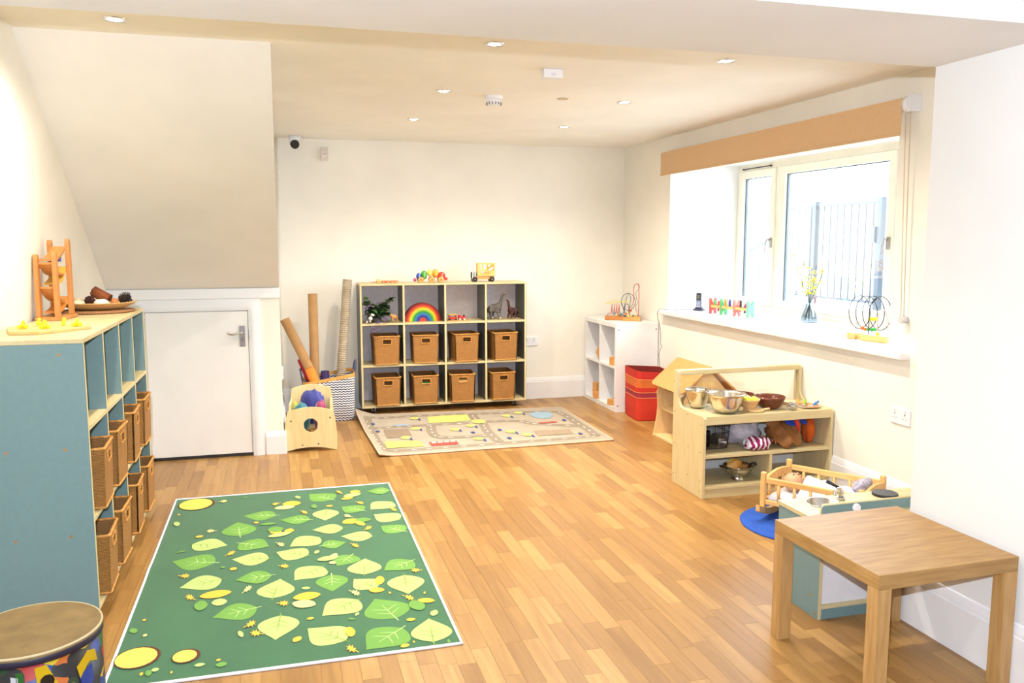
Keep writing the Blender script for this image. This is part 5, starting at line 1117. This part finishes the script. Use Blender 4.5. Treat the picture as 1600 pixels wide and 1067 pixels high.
# dinosaurs
DG = M('grey_dino', '#6d6258', .6, col2='#4a4540', scale=25, bump=.4, bscale=90); DB = M('brown_dino', '#4d2218', .6, col2='#3a1811', scale=25, bump=.4, bscale=90)
def dino(name, label, mat, loc, rz, s, claws):
    V = [((0, 0, .085), (.032, .03)), ((-.035, 0, .082), (.026, .025)), ((-.07, 0, .068), .015), ((-.088, 0, .055), .010), ((-.105, 0, .046), .004), ((.03, 0, .10), (.024, .024)), ((.047, 0, .13), .015), ((.055, 0, .17), .011), ((.062, 0, .205), .010), ((.078, 0, .222), .012), ((.10, 0, .217), .006),
         ((.028, .022, .06), .013), ((.03, .026, .03), .010), ((.034, .026, .005), .011), ((.028, -.022, .06), .013), ((.038, -.026, .03), .010), ((.042, -.026, .005), .011), ((-.035, .022, .05), .014), ((-.034, .024, .025), .010), ((-.03, .024, .005), .011), ((-.035, -.022, .05), .014), ((-.034, -.024, .025), .010), ((-.028, -.024, .005), .011)]
    V = [(tuple(c * s for c in p), (tuple(q * s * 1.3 for q in r) if isinstance(r, tuple) else r * s * 1.3)) for p, r in V]
    Ed = [(0, 1), (1, 2), (2, 3), (3, 4), (0, 5), (5, 6), (6, 7), (7, 8), (8, 9), (9, 10), (5, 11), (11, 12), (12, 13), (5, 14), (14, 15), (15, 16), (1, 17), (17, 18), (18, 19), (1, 20), (20, 21), (21, 22)]
    cl = MB()
    for i in (13, 16, 19, 22): p = V[i][0]; cl.ball((p[0] + .009 * s, p[1], .004 * s), .006 * s, 8, sc3=(1.2, 1, .7))
    ey = MB(); ey.ball((.085 * s, -.010 * s, .226 * s), .003 * s, 8)
    toy_animal(name, label, 'toy dinosaur', mat, V, Ed, loc, rz, [('claws', cl, P(claws, .5)), ('eye', ey, P('#e8c23a', .4))])
dino('toy_dinosaur', 'tall grey long-necked toy dinosaur in back shelf', DG, (1.85, 7.17, ZR + .010), -.45, 1.0, '#e9e4d2')
dino('toy_dinosaur', 'smaller dark brown toy dinosaur in back shelf', DB, (2.0, 7.15, ZR + .008), PI + .45, .74, '#5c2a1c')

# ------------------------------------------------------------------ on and in the teal shelf
ZL = 1.1185
rn = E('marble_run_tower', 'wooden ramp tower toy standing on teal shelf', 'toy', (-1.005, 4.30, ZL), -.10)
RW = wood('run_wood', '#c98a4a', '#b57438', 'z', .5)
MB().box((-.055, -.105, 0), (.06, .115, .016)).build('base_plank', RW, rn, bevel=.003)
for x, y, h in ((-.04, -.085, .30), (.038, -.085, .315), (-.038, .09, .365), (.04, .09, .37)):
    m = MB(); pp = [(y - .017, .016), (y + .017, .016), (y + .015, h - .02), (y + .008, h), (y - .008, h), (y - .015, h - .02)]; m.prism(pp, x - .009, x + .009, 'x'); m.build('upright', RW, rn, bevel=.002)
for k, (z0, z1, y0, y1, c) in enumerate([(.335, .28, .085, -.08, None), (.265, .21, -.085, .05, None), (.24, .17, .085, -.04, '#d8a640'), (.155, .09, -.085, .05, None), (.10, .04, .085, -.05, '#d08030')]):
    pts = [(y0 + (y1 - y0) * i / 8, z0 + (z1 - z0) * (i / 8) ** .75 - .012 * math.sin(PI * i / 8)) for i in range(9)]
    m = MB(); m.prism(pts + [(y, z - .010) for y, z in reversed(pts)], -.031, .031, 'x'); ro = m.build('ramp', RW if c is None else P(c, .5), rn)
m = MB(); m.box((-.029, .02, .265), (.029, .03, .295)); m.build('blue_stop', P('#5862a8', .5), rn)
gb = E('peg_board', 'flat wooden hexagon board with yellow pegs on teal shelf', 'game board', (-.95, 3.735, ZL))
m = MB(); m.prism([(-.12, .06), (-.06, -.14), (.05, -.155), (.20, .03), (.17, .075), (.02, .16)], 0, .014, 'z'); m.build('board', wood('board_wood', '#dcb378', '#cfa163', 'x'), gb, bevel=.003)
for k, (x, y, lab) in enumerate([(-.985, 3.69, 'yellow peg cluster nearest the board left corner'), (-.955, 3.80, 'yellow peg standing alone on the board back edge'), (-.90, 3.665, 'yellow peg cluster in the middle of the board'), (-.86, 3.79, 'yellow peg cluster close to the ramp tower'), (-.80, 3.735, 'yellow peg cluster at the board right end'), (-.915, 3.71, 'yellow peg just behind the middle cluster')]):
    m = MB(); m.cyl((0, 0, 0), (0, 0, .006), .006, n=8); m.ball((0, 0, .014), .0105, 10, sc3=(1, 1, .8)); m.ball((.003, .004, .026), .0075, 8)
    if k in (0, 2, 4): m.ball((.014, -.004, .010), .009, 8); m.ball((-.010, -.010, .009), .008, 8)
    tag(m.build('yellow_peg', P('#f0e31c', .4), loc=(x, y, ZL + .0142)), lab, 'peg', 'yellow pegs on the board')
m = MB(); m.lathe([(.001, 0), (.165, 0), (.172, .006), (.165, .012), (.001, .012)], (0, 0, 0), 40); tag(m.build('woven_mat', weave('seagrass_mat', '#a8764a', '#6b4526', 60, 60), loc=(-.888, 4.665, ZL)), 'round brown woven mat below the wooden tray', 'mat')
m = MB(); m.lathe([(.001, 0), (.09, 0), (.14, .012), (.185, .034), (.19, .038), (.183, .038), (.13, .018), (.001, .010)], (0, 0, 0), 40, sy=.72); tag(m.build('wooden_tray', wood('tray_wood', '#dcb87a', '#cda468', 'x'), loc=(-.895, 4.665, ZL + .0135)), 'oval pale wooden tray of natural treasures on teal shelf', 'tray')
zt = ZL + .0135 + .012
BARK = M('cinnamon_bark', '#8a4a22', .85, col2='#6b3417', scale=14, bump=.8)
m = MB(); m.cyl((-.045, 0, 0), (.045, 0, 0), .026, n=14); [m.tube([(-.046, .022 * math.cos(a), .022 * math.sin(a)), (.046, .022 * math.cos(a + .1), .022 * math.sin(a + .1))], .006, n=5) for a in [k * .9 for k in range(7)]]
tag(m.build('bark_bundle', BARK, loc=(-.875, 4.665, zt + .060), rot=(0, .5, -.3)), 'bundle of cinnamon-brown bark in the wooden tray', 'bark')
m = MB(); m.cyl((-.012, 0, 0), (.02, 0, 0), .018, n=14); tag(m.build('wood_slice', M('cut_wood', '#c07a45', .8), loc=(-.815, 4.645, zt + .026), rot=(0, .2, .3)), 'round orange-brown cut branch in tray beside pine cone', 'wood slice')
def cone(name, label, loc, col, L_, r, rot):
    e = E(name, label, 'pine cone', loc); e.rotation_euler = rot; mt = M('cone_' + col[1:], col, .85, scale=30)
    m = MB(); m.lathe([(.001, -L_ / 2), (r * .5, -L_ * .4), (r * .62, 0), (r * .4, L_ * .35), (.001, L_ / 2)], (0, 0, 0), 12); m.build('core', mt, e)
    s = MB()
    for k in range(44):
        z = -L_ * .42 + L_ * .86 * k / 44; q = r * (1 - .55 * abs(z / L_ * 1.8) ** 2); a = k * 2.4; d = Vector((math.cos(a), math.sin(a), .35)).normalized(); b = Vector((q * .45 * math.cos(a), q * .45 * math.sin(a), z)); leaf_geo(s, b, d, q * .62, .007)
    so = s.build('scales', mt, e, solid=.002); so['kind'] = 'stuff'
cone('pine_cone', 'dark spiky pine cone at the tray right end', (-.765, 4.66, zt + .042), '#2a1c16', .065, .034, (0, 1.3, .2))
cone('pine_cone', 'smaller reddish pine cone in the middle of the tray', (-.925, 4.635, zt + .032), '#4a2418', .05, .028, (.5, .9, .4))
m = MB(); m.cyl((0, -.03, 0), (0, .03, 0), .016, n=12); m.cyl((0, -.031, 0), (0, .031, 0), .006, n=8); tag(m.build('birch_log', M('pale_birch_log', '#e2cfae', .8, col2='#c9b08a', scale=20), loc=(-.985, 4.665, zt + .030), rot=(0, 0, .9)), 'pale birch log standing in the tray left side', 'log')
m = MB(); blob(m, (0, 0, 0), (.03, .022, .016), 3, .15); tag(m.build('bark_chip', M('pale_chip', '#e6d6b8', .8), loc=(-.975, 4.62, zt + .022)), 'pale wood chip lying in front of birch log', 'wood chip')
m = MB(); blob(m, (0, 0, 0), (.035, .03, .018), 7, .12); tag(m.build('white_shell', M('white_shell', '#efe6dc', .4), loc=(-.865, 4.605, zt + .026)), 'white shell between the cones in wooden tray', 'shell')
# little stacker toy in the second top cubby
sk = E('stacking_toy', 'small red blue yellow stacking toy in teal shelf', 'toy', (-.755, 3.83, ZR))
m = MB(); m.box((-.03, -.035, 0), (.03, .035, .014)); m.build('base', PINEX, sk, bevel=.003)
for i, c in enumerate(('#2a4fae', '#e6c62c', '#2f8f44', '#c8302a')):
    m = MB(); m.lathe([(.001, 0), (.022 - .002 * i, 0), (.024 - .002 * i, .006), (.022 - .002 * i, .013), (.001, .013)], (.0, -.012, .0145 + i * .0135), 20); m.build('ring', P(c, .4), sk)
m = MB(); m.ball((0, -.012, .078), .010, 10, sc3=(1, 1, .8)); m.build('knob', P('#c8302a', .4), sk)

# ------------------------------------------------------------------ bead maze on the white cube shelf
ZK = .7705
bz = E('bead_maze', 'bead maze of looping coloured wires on white cube shelf', 'bead maze', (2.99, 6.93, ZK), -.5)
MZ = wood('maze_base', '#c8813c', '#b06a2a', 'x', .4)
m = MB(); m.box((-.17, -.075, 0), (.05, -.01, .036)); m.build('base_block', MZ, bz, bevel=.004)
m = MB(); m.box((.0, -.12, 0), (.15, -.055, .036)); m.box((.06, -.06, 0), (.14, .09, .036)); m.build('base_block', wood('maze_base_light', '#dca75c', '#c58e43', 'x', .4), bz, bevel=.004)
RED, YEL, BLU = P('#c2432c', .35), P('#efe35a', .35), P('#23305e', .35)
m = MB(); pts = [(-.15, -.045, .036), (-.14, -.045, .06)]
for k in range(36): a = k * PI * 2 / 9 - 1.6; pts.append((-.12 + .085 * k / 36, -.045 + .030 * math.cos(a), .10 + .042 * math.sin(a)))
pts += [(-.02, -.045, .055), (-.005, -.045, .036)]; m.tube(smooth_path(pts, 3), .0028, n=6); m.build('wire', RED, bz)
m = MB(); m.tube(smooth_path([(-.165, -.02, .145), (-.09, -.06, .18), (-.05, -.02, .165), (-.02, -.08, .16), (.03, -.03, .17)], 5), .0028, n=6); m.tube(smooth_path([(-.165, -.02, .145), (-.08, .0, .15), (.0, -.01, .168), (.03, -.03, .17), (.04, -.05, .10), (.03, -.06, .036)], 5), .0028, n=6); m.build('wire', YEL, bz)
m = MB(); m.tube([(.035 + .062 * math.cos(a), -.04, .165 + .075 * math.sin(a)) for a in [k * PI / 14 for k in range(28)]], .0026, n=6, closed=True); m.tube(smooth_path([(-.005, -.03, .036), (.0, -.03, .12), (.03, -.03, .225), (.055, -.03, .20), (.045, -.03, .1), (.05, -.03, .036)], 6), .0026, n=6); m.tube(smooth_path([(.0, -.05, .036), (.01, -.05, .13), (.03, -.05, .145), (.04, -.05, .12), (.035, -.05, .036)], 6), .0028, n=6); m.tube(smooth_path([(.035 - .062, -.04, .165), (.0, -.05, .08), (.01, -.05, .036)], 5), .0026, n=6); m.build('wire', BLU, bz)
m = MB(); m.tube(smooth_path([(.055, -.08, .036), (.045, -.08, .10), (.07, -.08, .13), (.085, -.08, .18), (.085, -.08, .29), (.105, -.08, .325), (.13, -.08, .29), (.13, -.08, .036)], 6), .003, n=6); m.build('wire', RED, bz)
m = MB(); m.tube(smooth_path([(.12, -.02, .036), (.10, -.02, .12), (.115, -.02, .16), (.10, -.02, .24), (.13, -.02, .29), (.12, -.02, .33)], 6), .0022, n=5); m.build('wire', P('#8a6a50', .4), bz)
random.seed(2)
for c, x, y, z in (('#2f7fc2', -.085, -.075, .058), ('#e8c22c', -.065, -.078, .045), ('#2f8f44', -.03, -.08, .05), ('#2f6fb8', -.018, -.08, .055), ('#c8302a', -.045, -.075, .048), ('#e8c22c', .01, -.085, .055), ('#c8302a', .02, -.085, .062), ('#23305e', .018, -.125, .044), ('#2f8f44', .045, -.07, .085), ('#c8302a', .06, -.07, .088), ('#efd23c', .045, -.125, .046), ('#2f8f44', .085, -.10, .046)):
    q = MB(); q.ball((x, y, z), .010, 10, sc3=(1, 1, .95)); q.cyl((x, y - .0105, z), (x, y + .0105, z), .003, n=6); q.build('bead', P(c, .35), bz)

# ------------------------------------------------------------------ window sill
ZW = .8975
ph = E('cordless_phone', 'grey cordless phone standing in its charging dock on sill', 'phone', (3.37, 6.26, ZW), -.9)
m = MB(); m.prism(rrect(-.042, -.034, .042, .034, .014), 0, .016, 'z'); m.box((-.03, -.018, .014), (.03, .02, .028)); m.build('dock', P('#2c2f45', .4), ph, bevel=.003)
m = MB(); pr = [(-.014, .018), (.008, .018), (.010, .14), (.004, .148), (-.008, .148), (-.014, .14)]; m.prism(pr, -.022, .022, 'x'); hs = m.build('handset', P('#565a70', .4), ph, bevel=.004)
MB().box((-.019, -.0155, .092), (.019, -.0138, .144)).build('screen_surround', BLACK, hs); MB().box((-.014, -.0163, .10), (.014, -.0153, .132)).build('screen', P('#6a6455', .2), hs)
m = MB()
for r in range(4):
    for c in range(3): m.box((-.015 + c * .0115, -.0158, .030 + r * .013), (-.006 + c * .0115, -.0140, .038 + r * .013))
m.build('keypad', P('#b9bccb', .4), hs)
m = MB(); m.tube(smooth_path([(3.37, 6.30, ZW + .006), (3.25, 6.36, ZW + .003), (3.2, 6.33, ZW + .003), (3.13, 6.41, ZW + .003), (3.088, 6.43, ZW + .001), (3.08, 6.44, ZW - .05), (3.12, 6.46, .72), (3.13, 6.475, .60), (3.135, 6.46, .58), (3.12, 6.475, .52), (3.135, 6.50, .46), (3.14, 6.48, .30), (3.145, 6.49, .2)], 5), .0024, n=5)
tag(m.build('phone_cord', P('#5a4a42', .5)), 'thin dark phone cord hanging down beside white shelf', 'cord')
hb = E('hammer_bench', 'wooden hammer bench with red and green ends on windowsill', 'toy', (3.385, 5.765, ZW), math.radians(-78))
def hpanel(x, c, mat2=None):
    w, h = .036, .125; pl = [(-w, 0), (-w * .45, 0), (-w * .2, .03), (w * .2, .03), (w * .45, 0), (w, 0), (w, h), (w * .45, h), (w * .2, h - .03), (-w * .2, h - .03), (-w * .45, h), (-w, h)]
    m = MB(); m.prism(pl, x - .007, x + .007, 'x'); m.build('end_panel', P(c, .5), hb, bevel=.002)
for x, c in ((-.215, '#d8564a'), (-.09, '#58b06a'), (.06, '#de7a70'), (.205, '#6cc082')): hpanel(x, c)
for y in (-.026, .026): MB().box((-.215, y - .004, .052), (.205, y + .004, .072)).build('rail', PINEX, hb)
MB().box((-.205, -.022, .056), (.2, .022, .066)).build('peg_deck', PINEX, hb)
for i, (x, c, dz) in enumerate([(-.185, '#4aa860', .02), (-.16, '#c63a34', .01), (-.14, '#c63a34', -.01), (-.12, '#3a4fb0', 0), (-.06, '#e8842c', .03), (-.035, '#e06a28', .015), (-.01, '#3d3fa0', .03), (.015, '#e9d23c', .0), (.04, '#e6c22c', .01), (.085, '#e07a6c', .0), (.11, '#2a1d1c', .03), (.135, '#1f1a1c', -.005), (.165, '#d04a86', .012), (.185, '#a8543c', 0)]):
    q = MB(); q.cyl((x, (-.010, .010)[i % 2], .034 + dz), (x, (-.010, .010)[i % 2], .094 + dz), .0085, n=10); q.build('peg', P(c, .45), hb, bevel=.002)
vs_ = E('glass_vase', 'clear blue-tinged glass vase on the windowsill', 'vase', (3.64, 5.14, ZW))
m = MB(); m.lathe([(.001, .002), (.056, .002), (.060, .008), (.052, .05), (.030, .11), (.026, .15), (.029, .165), (.026, .165), (.023, .15), (.027, .11), (.049, .05), (.056, .012), (.001, .010)], (0, 0, 0), 28); m.build('glass_body', glass('blue_glass', (.80, .88, .95), .08), vs_)
m = MB(); m.lathe([(.001, .011), (.053, .011), (.048, .048), (.001, .048)], (0, 0, 0), 24); m.build('water', glass('vase_water', (.86, .92, .97), .04), vs_)
fs_ = E('forsythia_sprigs', 'yellow forsythia sprigs standing in the glass vase', 'flowers', (3.64, 5.14, ZW)); random.seed(21)
YF = P('#ece23c', .7); TW = P('#54564e', .8)
for k in range(8):
    a = k * PI / 4 + .2; sp = random.uniform(.07, .19) if k else .02; hgt_ = random.uniform(.36, .52)
    tip = Vector((sp * math.cos(a) * .6, sp * math.sin(a) * 1.25, hgt_)); pth = smooth_path([(-.035 * math.cos(a), -.035 * math.sin(a), .012), (0, 0, .13), tuple(tip * .6 + Vector((0, 0, .03))), tuple(tip)], 6)
    m = MB(); m.tube(pth, .0026, n=5); so = m.build('twig', TW, fs_)
    m = MB()
    for j in range(15):
        p = pth[random.randrange(9, len(pth))] + Vector((random.uniform(-.012, .012), random.uniform(-.012, .012), random.uniform(-.01, .01)))
        for b in range(4): leaf_geo(m, p, (math.cos(b * 1.57 + j), math.sin(b * 1.57 + j), random.uniform(-.4, .5)), .020, .006)
    bo = m.build('blossoms', YF, so); bo['kind'] = 'stuff'
b2 = E('bead_maze', 'bead maze with black wire loops at sill right end', 'bead maze', (3.335, 4.13, ZW), -1.35)
LB = wood('maze_pale_base', '#e6bb78', '#d8a862', 'x', .4)
m = MB(); m.box((-.12, -.045, 0), (-.06, .06, .036)); m.build('base_block', LB, b2, bevel=.003); m = MB(); m.box((.0, -.07, 0), (.17, -.01, .036)); m.build('base_block', LB, b2, bevel=.003); MB().box((-.07, -.03, .0), (.02, .02, .02)).build('base_bar', LB, b2)
BW = P('#2a2a2e', .35)
m = MB()
for k in range(4):
    c = -.055 + k * .04; m.tube([(c + .075 * math.cos(a), -.02 + .01 * k, .16 + .098 * math.sin(a)) for a in [q * PI / 14 for q in range(28)]], .0028, n=6, closed=True)
m.build('wire', BW, b2)
m = MB(); m.tube(smooth_path([(.03, -.04, .036), (.03, -.04, .14), (.032, -.04, .20), (.07, -.03, .25)], 6), .003, n=6); m.build('wire', BW, b2)
m = MB(); m.tube(smooth_path([(-.09, .0, .036), (-.09, .0, .10)], 4), .0025, n=6); m.build('wire', P('#e59a90', .4), b2); m = MB(); m.tube(smooth_path([(.08, -.03, .036), (.085, -.03, .15), (.12, -.03, .185), (.15, -.03, .12), (.15, -.03, .036)], 6), .0025, n=6); m.build('wire', P('#e59a90', .4), b2)
for c, x, y, z in (('#e0702c', -.03, -.02, .068), ('#e0702c', -.012, -.015, .062), ('#2fa04a', .005, -.01, .063), ('#39b04f', .03, -.01, .062), ('#39b04f', .05, -.01, .066), ('#efd822', .02, -.02, .125), ('#efd822', .04, -.02, .127), ('#efd822', .058, -.02, .129), ('#e2d84a', .085, -.03, .045)):
    q = MB(); q.ball((x, y, z), .0125, 10, sc3=(1, 1, .9)); q.cyl((x, y - .013, z), (x, y + .013, z), .004, n=6); q.build('bead', P(c, .4), b2)

# ------------------------------------------------------------------ ceiling and wall fittings
LAMP = bpy.data.materials.new('lamp_glow'); LAMP.use_nodes = True
_b = LAMP.node_tree.nodes['Principled BSDF']; _b.inputs['Emission Color'].default_value = (1, .9, .76, 1); _b.inputs['Emission Strength'].default_value = 30; _b.inputs['Base Color'].default_value = (.9, .9, .88, 1)
labs = ['recessed downlight at far left above the stair slope', 'recessed downlight behind the beam, above the green rug', 'recessed downlight behind the beam, close to the blind', 'recessed downlight left of the smoke alarm', 'recessed downlight near the window side, middle row', 'recessed downlight nearest the back wall on the left', 'recessed downlight nearest the back wall on the right']
for (x, y), lab in zip(((-.58, 3.655), (.945, 3.66), (2.10, 3.70), (.95, 4.86), (2.11, 4.95), (.96, 6.03), (2.12, 6.11)), labs):
    d = E('downlight', lab, 'light', (x, y, ZC), 0, 'recessed ceiling downlights')
    m = MB(); m.lathe([(.030, -.001), (.030, -.004), (.043, -.005), (.045, -.001), (.045, 0)], (0, 0, 0), 24); m.build('trim_ring', CHROME, d)
    m = MB(); m.lathe([(.001, -.004), (.024, -.004), (.030, -.002)], (0, 0, 0), 24); m.build('lamp_face', LAMP, d)
    lamp('down_spot', 'SPOT', (x, y, ZC - .02), DOWN, WARM, target=(x, y, 0), spot_size=math.radians(150), spot_blend=1.0, shadow_soft_size=.03)
for x, y in ((-.2, .9), (1.4, .9), (-.2, -.9), (1.4, -.9)):  # unseen fill spots added around the camera, with no fittings of their own
    lamp('down_spot', 'SPOT', (x, y, 2.48), NEAR_FILL, NEUT, target=(x, y, 0), spot_size=math.radians(150), spot_blend=1.0, shadow_soft_size=.04)
sd = E('smoke_alarm', 'white round smoke alarm on the ceiling', 'smoke alarm', (1.275, 4.96, ZC))
m = MB(); m.lathe([(.052, 0), (.052, -.012), (.048, -.02), (.040, -.022)], (0, 0, 0), 28); m.build('base', PLASTIC, sd)
m = MB(); m.lathe([(.040, -.022), (.046, -.028), (.044, -.045), (.034, -.056), (.001, -.058)], (0, 0, 0), 28); m.build('cover', PLASTIC, sd)
m = MB(); [m.box((-.003, -.0475, -.052), (.003, -.042, -.036), X=Matrix.Rotation(k * PI / 7, 4, 'Z')) for k in range(14)]; m.build('vents', P('#8f8a90', .5), sd)
ab = E('alarm_box', 'white rectangular sensor box on the ceiling', 'sensor', (1.365, 4.13, ZC), -.05); m = MB(); m.box((-.05, -.035, -.045), (.05, .035, 0)); m.build('case', PLASTIC, ab, bevel=.004); MB().box((-.012, -.0362, -.034), (.012, -.0345, -.02)).build('lens', P('#dcd8e2', .3), ab)
rs = E('ceiling_ring', 'small flush ring fitting between sensor and lights', 'ceiling fitting', (1.70, 4.93, ZC)); m = MB(); m.lathe([(.024, -.001), (.026, -.004), (.034, -.004), (.036, 0)], (0, 0, 0), 24); m.build('ring', P('#cdb997', .5), rs); m = MB(); m.cyl((0, 0, -.002), (0, 0, 0), .024, n=20); m.build('plate', P('#d8cbb4', .6), rs)
cc = E('security_camera', 'small white dome security camera with black lens', 'camera', (.165, 7.25, ZC))
m = MB(); m.lathe([(.001, 0), (.052, 0), (.052, -.02), (.046, -.035)], (0, 0, 0), 24); m.build('mount', PLASTIC, cc)
m = MB(); m.ball((0, -.006, -.045), .047, 20); m.build('housing', PLASTIC, cc); m = MB(); m.cyl((0, -.032, -.066), (0, -.054, -.078), .038, .034, n=24); m.build('lens', BLACK, cc, bevel=.003)
pir = E('motion_sensor', 'pale motion sensor on back wall below the camera', 'sensor', (.41, YB, 2.15)); m = MB(); m.prism([(0, 0), (-.03, .004), (-.042, .03), (-.042, .07), (-.03, .115), (0, .12)], -.03, .03, 'x'); m.build('case', P('#ddd5cc', .5), pir, bevel=.006); MB().box((-.016, -.0435, .055), (.016, -.041, .06)).build('slot', P('#8f8880', .5), pir)
def socket(label, loc, rz, double=True):
    s = E('wall_socket', label, 'socket', loc, rz); w = .073 if double else .043
    m = MB(); m.box((-w, -.010, -.043), (w, 0, .043)); pl_ = m.build('face_plate', PLASTIC, s, bevel=.003)
    for cx3 in ((-.037, .037) if double else (0,)):
        m = MB(); m.box((cx3 - .003, -.0105, .008), (cx3 + .003, -.0095, .016)); m.box((cx3 - .014, -.0105, -.012), (cx3 - .008, -.0095, -.008)); m.box((cx3 + .008, -.0105, -.012), (cx3 + .014, -.0095, -.008)); m.build('pin_hole', DARK, pl_)
        MB().box((cx3 - .006, -.0125, .022), (cx3 + .006, -.0095, .034)).build('switch', P('#d9d4dd', .4), pl_)
socket('white double socket on wall below the window', (XW, 3.64, .548), -PI / 2)
socket('white socket on back wall beside the cubby shelf', (2.245, YB, .545), 0)
socket('white socket low on the stair wall near the rocker box', (.0, 6.25, .52), PI / 2, False)
